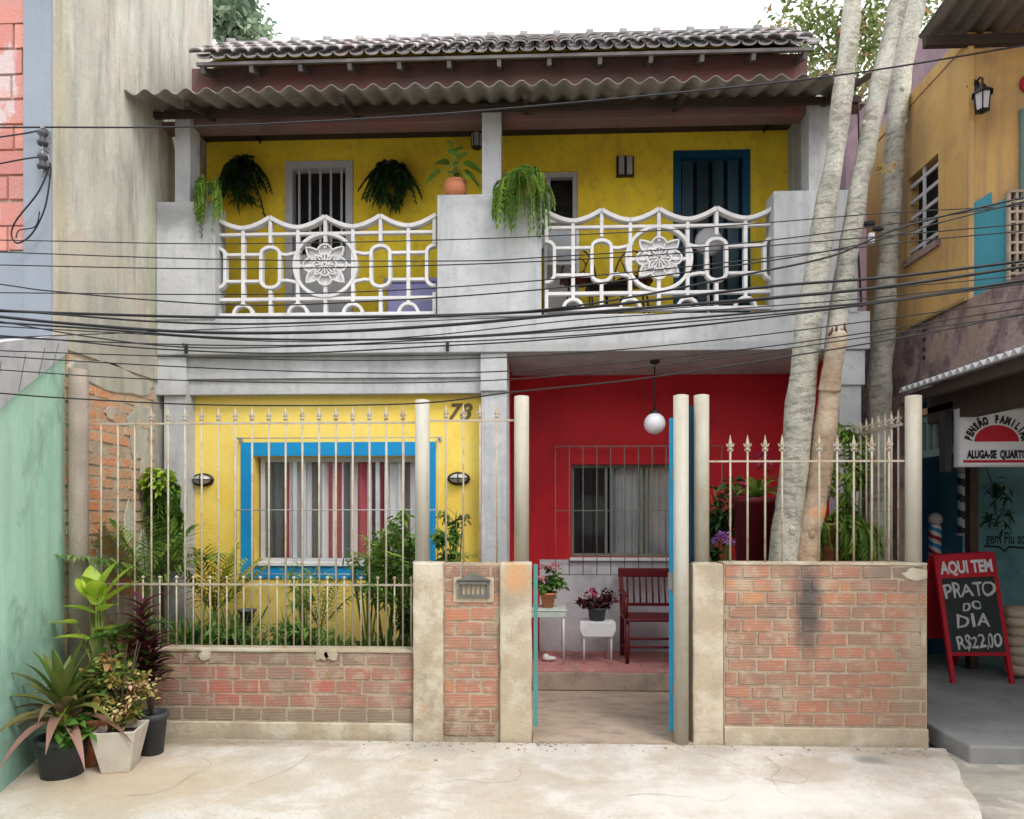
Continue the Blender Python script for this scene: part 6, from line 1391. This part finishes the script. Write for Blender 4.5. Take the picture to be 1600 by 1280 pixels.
# =================================================================== OVERHEAD CABLES
CB = [  # (radius m, plane Y, [(u,v)...])
 (.0055, -.15, [(-60, 200), (68, 199), (300, 198), (600, 184), (800, 169), (1100, 141), (1330, 115), (1600, 71), (1700, 52)]),
 (.0035, -.2, [(40, 376), (340, 381), (690, 375), (1000, 362), (1200, 348), (1400, 332), (1680, 318)]),
 (.0038, -.3, [(-60, 392), (330, 405), (700, 408), (850, 402), (1200, 376), (1600, 318), (1700, 300)]),
 (.0038, -.35, [(-60, 413), (330, 420), (700, 414), (1000, 400), (1250, 380), (1600, 350), (1700, 340)]),
 (.0045, -.5, [(-60, 436), (90, 456), (350, 476), (560, 472), (850, 452), (1150, 415), (1330, 385), (1480, 345), (1700, 290)]),
 (.0038, -.4, [(-60, 457), (400, 460), (700, 449), (1000, 424), (1210, 402), (1450, 375), (1700, 352)]),
 (.009, -.6, [(-60, 484), (150, 491), (350, 496), (600, 495), (850, 486), (1050, 466), (1210, 447), (1400, 432), (1600, 408), (1700, 396)]),
 (.0065, -.62, [(-60, 480), (100, 492), (250, 503), (420, 506), (700, 494), (850, 484), (1000, 462), (1150, 432), (1300, 400), (1420, 352), (1700, 285)]),
 (.010, -.7, [(-60, 489), (100, 505), (300, 519), (500, 519), (700, 508), (900, 490), (1200, 466), (1400, 446), (1700, 402)]),
 (.007, -.72, [(-60, 500), (150, 514), (350, 528), (560, 531), (760, 524), (950, 508), (1200, 487), (1400, 468), (1600, 438), (1700, 424)]),
 (.0045, -.75, [(-60, 492), (150, 528), (300, 543), (480, 541), (650, 532), (850, 520), (1050, 505), (1300, 482), (1700, 430)]),
 (.0042, -.6, [(-60, 524), (200, 536), (400, 540), (650, 536), (900, 524), (1200, 496), (1700, 430)]),
 (.005, -.3, [(-60, 520), (100, 532), (240, 545), (450, 552), (700, 540), (850, 531), (1100, 508), (1400, 470), (1700, 425)]),
 (.0038, -.5, [(-60, 546), (200, 555), (500, 563), (750, 560), (950, 548), (1150, 528), (1350, 503), (1700, 455)]),
 (.004, -.55, [(-60, 553), (200, 569), (450, 580), (700, 583), (900, 573), (1100, 553), (1300, 528), (1700, 465)]),
 (.0038, -.6, [(-60, 574), (200, 591), (450, 598), (700, 597), (900, 585), (1150, 556), (1400, 520), (1700, 478)]),
 (.0050, -.65, [(-60, 610), (100, 622), (340, 633), (640, 631), (800, 613), (1000, 592), (1240, 556), (1450, 520), (1700, 470)]),
 (.0035, -.25, [(700, 500), (900, 492), (1100, 478), (1300, 458), (1500, 440), (1700, 420)]),
 (.0038, -.4, [(-60, 507), (200, 521), (450, 534), (650, 526), (900, 500), (1100, 486), (1400, 462), (1700, 428)]),
]
def cr_spline(P, n=8):
    out_ = []
    for i in range(len(P)-1):
        p0, p1, p2, p3 = P[max(i-1, 0)], P[i], P[i+1], P[min(i+2, len(P)-1)]
        for j in range(n):
            t = j/n; out_.append(.5*((2*p1)+(p2-p0)*t+(2*p0-5*p1+4*p2-p3)*t*t+(3*p1-p0-3*p2+p3)*t**3))
    out_.append(P[-1]); return out_
def v_at(pts_, u):
    for (a_, b_), (c_, d_) in zip(pts_, pts_[1:]):
        if a_ <= u <= c_: return b_+(d_-b_)*(u-a_)/(c_-a_)
    return 9999
order = sorted(range(len(CB)), key=lambda i: v_at(CB[i][2], 760))
words_ = ['topmost', 'second', 'third', 'fourth', 'fifth', 'sixth', 'seventh', 'eighth', 'ninth', 'tenth', 'eleventh', 'twelfth', 'thirteenth', 'fourteenth', 'fifteenth', 'sixteenth', 'seventeenth', 'eighteenth', 'lowest']
for rank, i in enumerate(order):
    r_, y_, pts_ = CB[i]; y_, r_ = (y_, r_) if y_ > -.16 else (y_*.5-1.1, r_*.78); P_ = [W(u, v, y_) for u, v in pts_]
    # carry each end on straight beyond the frame
    P_ = [P_[0]+(P_[0]-P_[1]).normalized()*2.5]+P_+[P_[-1]+(P_[-1]-P_[-2]).normalized()*3]
    q = MB(); q.tube(cr_spline(P_), r_, 6); o = obj('overhead_cable', q, 'rubber', at=P_[1])
    th = 'thick' if r_ > .005 else 'thin' if r_ < .0034 else 'medium'
    tag(o, f'{th} black overhead cable, {words_[rank]} one from the top where they cross the middle pier line' if rank not in (0,) else 'lone black wire crossing high above the balcony from the insulator', 'cable', 'overhead cables')
# slack loop at the left pilaster, and service drops
q = MB(); yl = -.17
q.tube(cr_spline([W(u, v, yl) for u, v in ((78, 258), (60, 300), (25, 345), (18, 368), (28, 380), (50, 365), (70, 325), (79, 270), (78, 255))]), .0055, 6)
q.tube(cr_spline([W(u, v, yl-.02) for u, v in ((66, 245), (30, 250), (-60, 268))]), .005, 6); q.tube(cr_spline([W(u, v, yl-.02) for u, v in ((66, 203), (30, 210), (-60, 222))]), .005, 6)
q.tube(cr_spline([W(u, v, yl-.02) for u, v in ((25, 372), (30, 360), (55, 354), (62, 330))]), .004, 6)
o = obj('slack_cable', q, 'rubber', at=W(50, 300, yl)); tag(o, 'slack black cable looped beside the insulators on the blue-grey pilaster', 'cable')
q = MB(); q.tube([W(1341, 160, 1.0), W(1344, 300, 1.0), W(1340, 380, 1.05), W(1346, 480, 1.1)], .008, 6); o = obj('drop_cable', q, 'rubber', at=W(1344, 300, 1.0)); tag(o, 'dark cable dropping down the right end of the house beside the trunks', 'cable')
sp_ = thing('cable_clamp', 'dark cable clamp with a white junction box tied among the wires right of the trunks', 'clamp', W(1358, 350, .9)); pq = W(1358, 350, .9)
q = MB(); q.ball(pq, .05, .03, .03, 10, 6); q.ball(W(1372, 358, .9), .05, .02, .02, 10, 6); obj('clamp_body', q, 'rubber', sp_); q = MB(); p = W(1362, 372, .88); q.box(p.x-.02, p.x+.02, .87, .9, p.z-.04, p.z+.04, .5); obj('junction_box', q, 'white_paint', sp_)
# =================================================================== HOUSES ACROSS THE STREET (unseen behind the camera, added to dim the frontal sky light)
for k, (x0, x1, h_, mt, lab) in enumerate(((-14, -5.2, 4.8, 'beige', 'unseen beige house added across the street to dim the sky at left'), (-5.1, 3.2, 5.4, 'mauve', 'unseen mauve house added across the street to dim the frontal sky'), (3.3, 13, 4.9, 'orange', 'unseen ochre house added across the street to dim the sky at right'))):
    t = thing('sky_blocking_house', lab, 'house', ((x0+x1)/2, -12, 0)); hs_ = []
    for fl_ in (0, 1):
        for c_ in range(3): xc_ = x0+(c_+.5)*(x1-x0)/3; hs_.append((xc_-.6, xc_+.6, .9+fl_*2.4, 2.1+fl_*2.4))
    q = MB(); q.holes(x0, x1, -.05, h_, -11.2, -11.0, hs_); q.box(x0, x1, -16, -11.21, h_-.2, h_, .5); q.box(x0, x0+.2, -16, -11.21, -.05, h_-.21, .5); q.box(x1-.2, x1, -16, -11.21, -.05, h_-.21, .5); obj('wall', q, mt, t)
    for a_, b_, c_, d_ in hs_: q = MB(); q.box(a_, b_, -11.15, -11.1, c_, d_, .5); obj('window', q, 'curtain_grey', t)
for k, (uu, vv, lb_) in enumerate(((290, 546, 'small dark cable hook under the slab edge at the left pier'), (699, 543, 'small dark cable hook under the slab edge near the middle pier'))):
    p = W(uu, vv, YB-.02); q = MB(); q.box(p.x-.012, p.x+.012, YB-.02, YB-.001, p.z-.03, p.z+.05, .5); q.tube([(p.x, YB-.02, p.z+.02), (p.x, YB-.06, p.z+.01), (p.x, YB-.065, p.z+.045)], .006, 6); o = obj('cable_hook', q, 'iron', at=(p.x, YB, p.z)); tag(o, lb_, 'hook')
print('objects', len(bpy.data.objects))
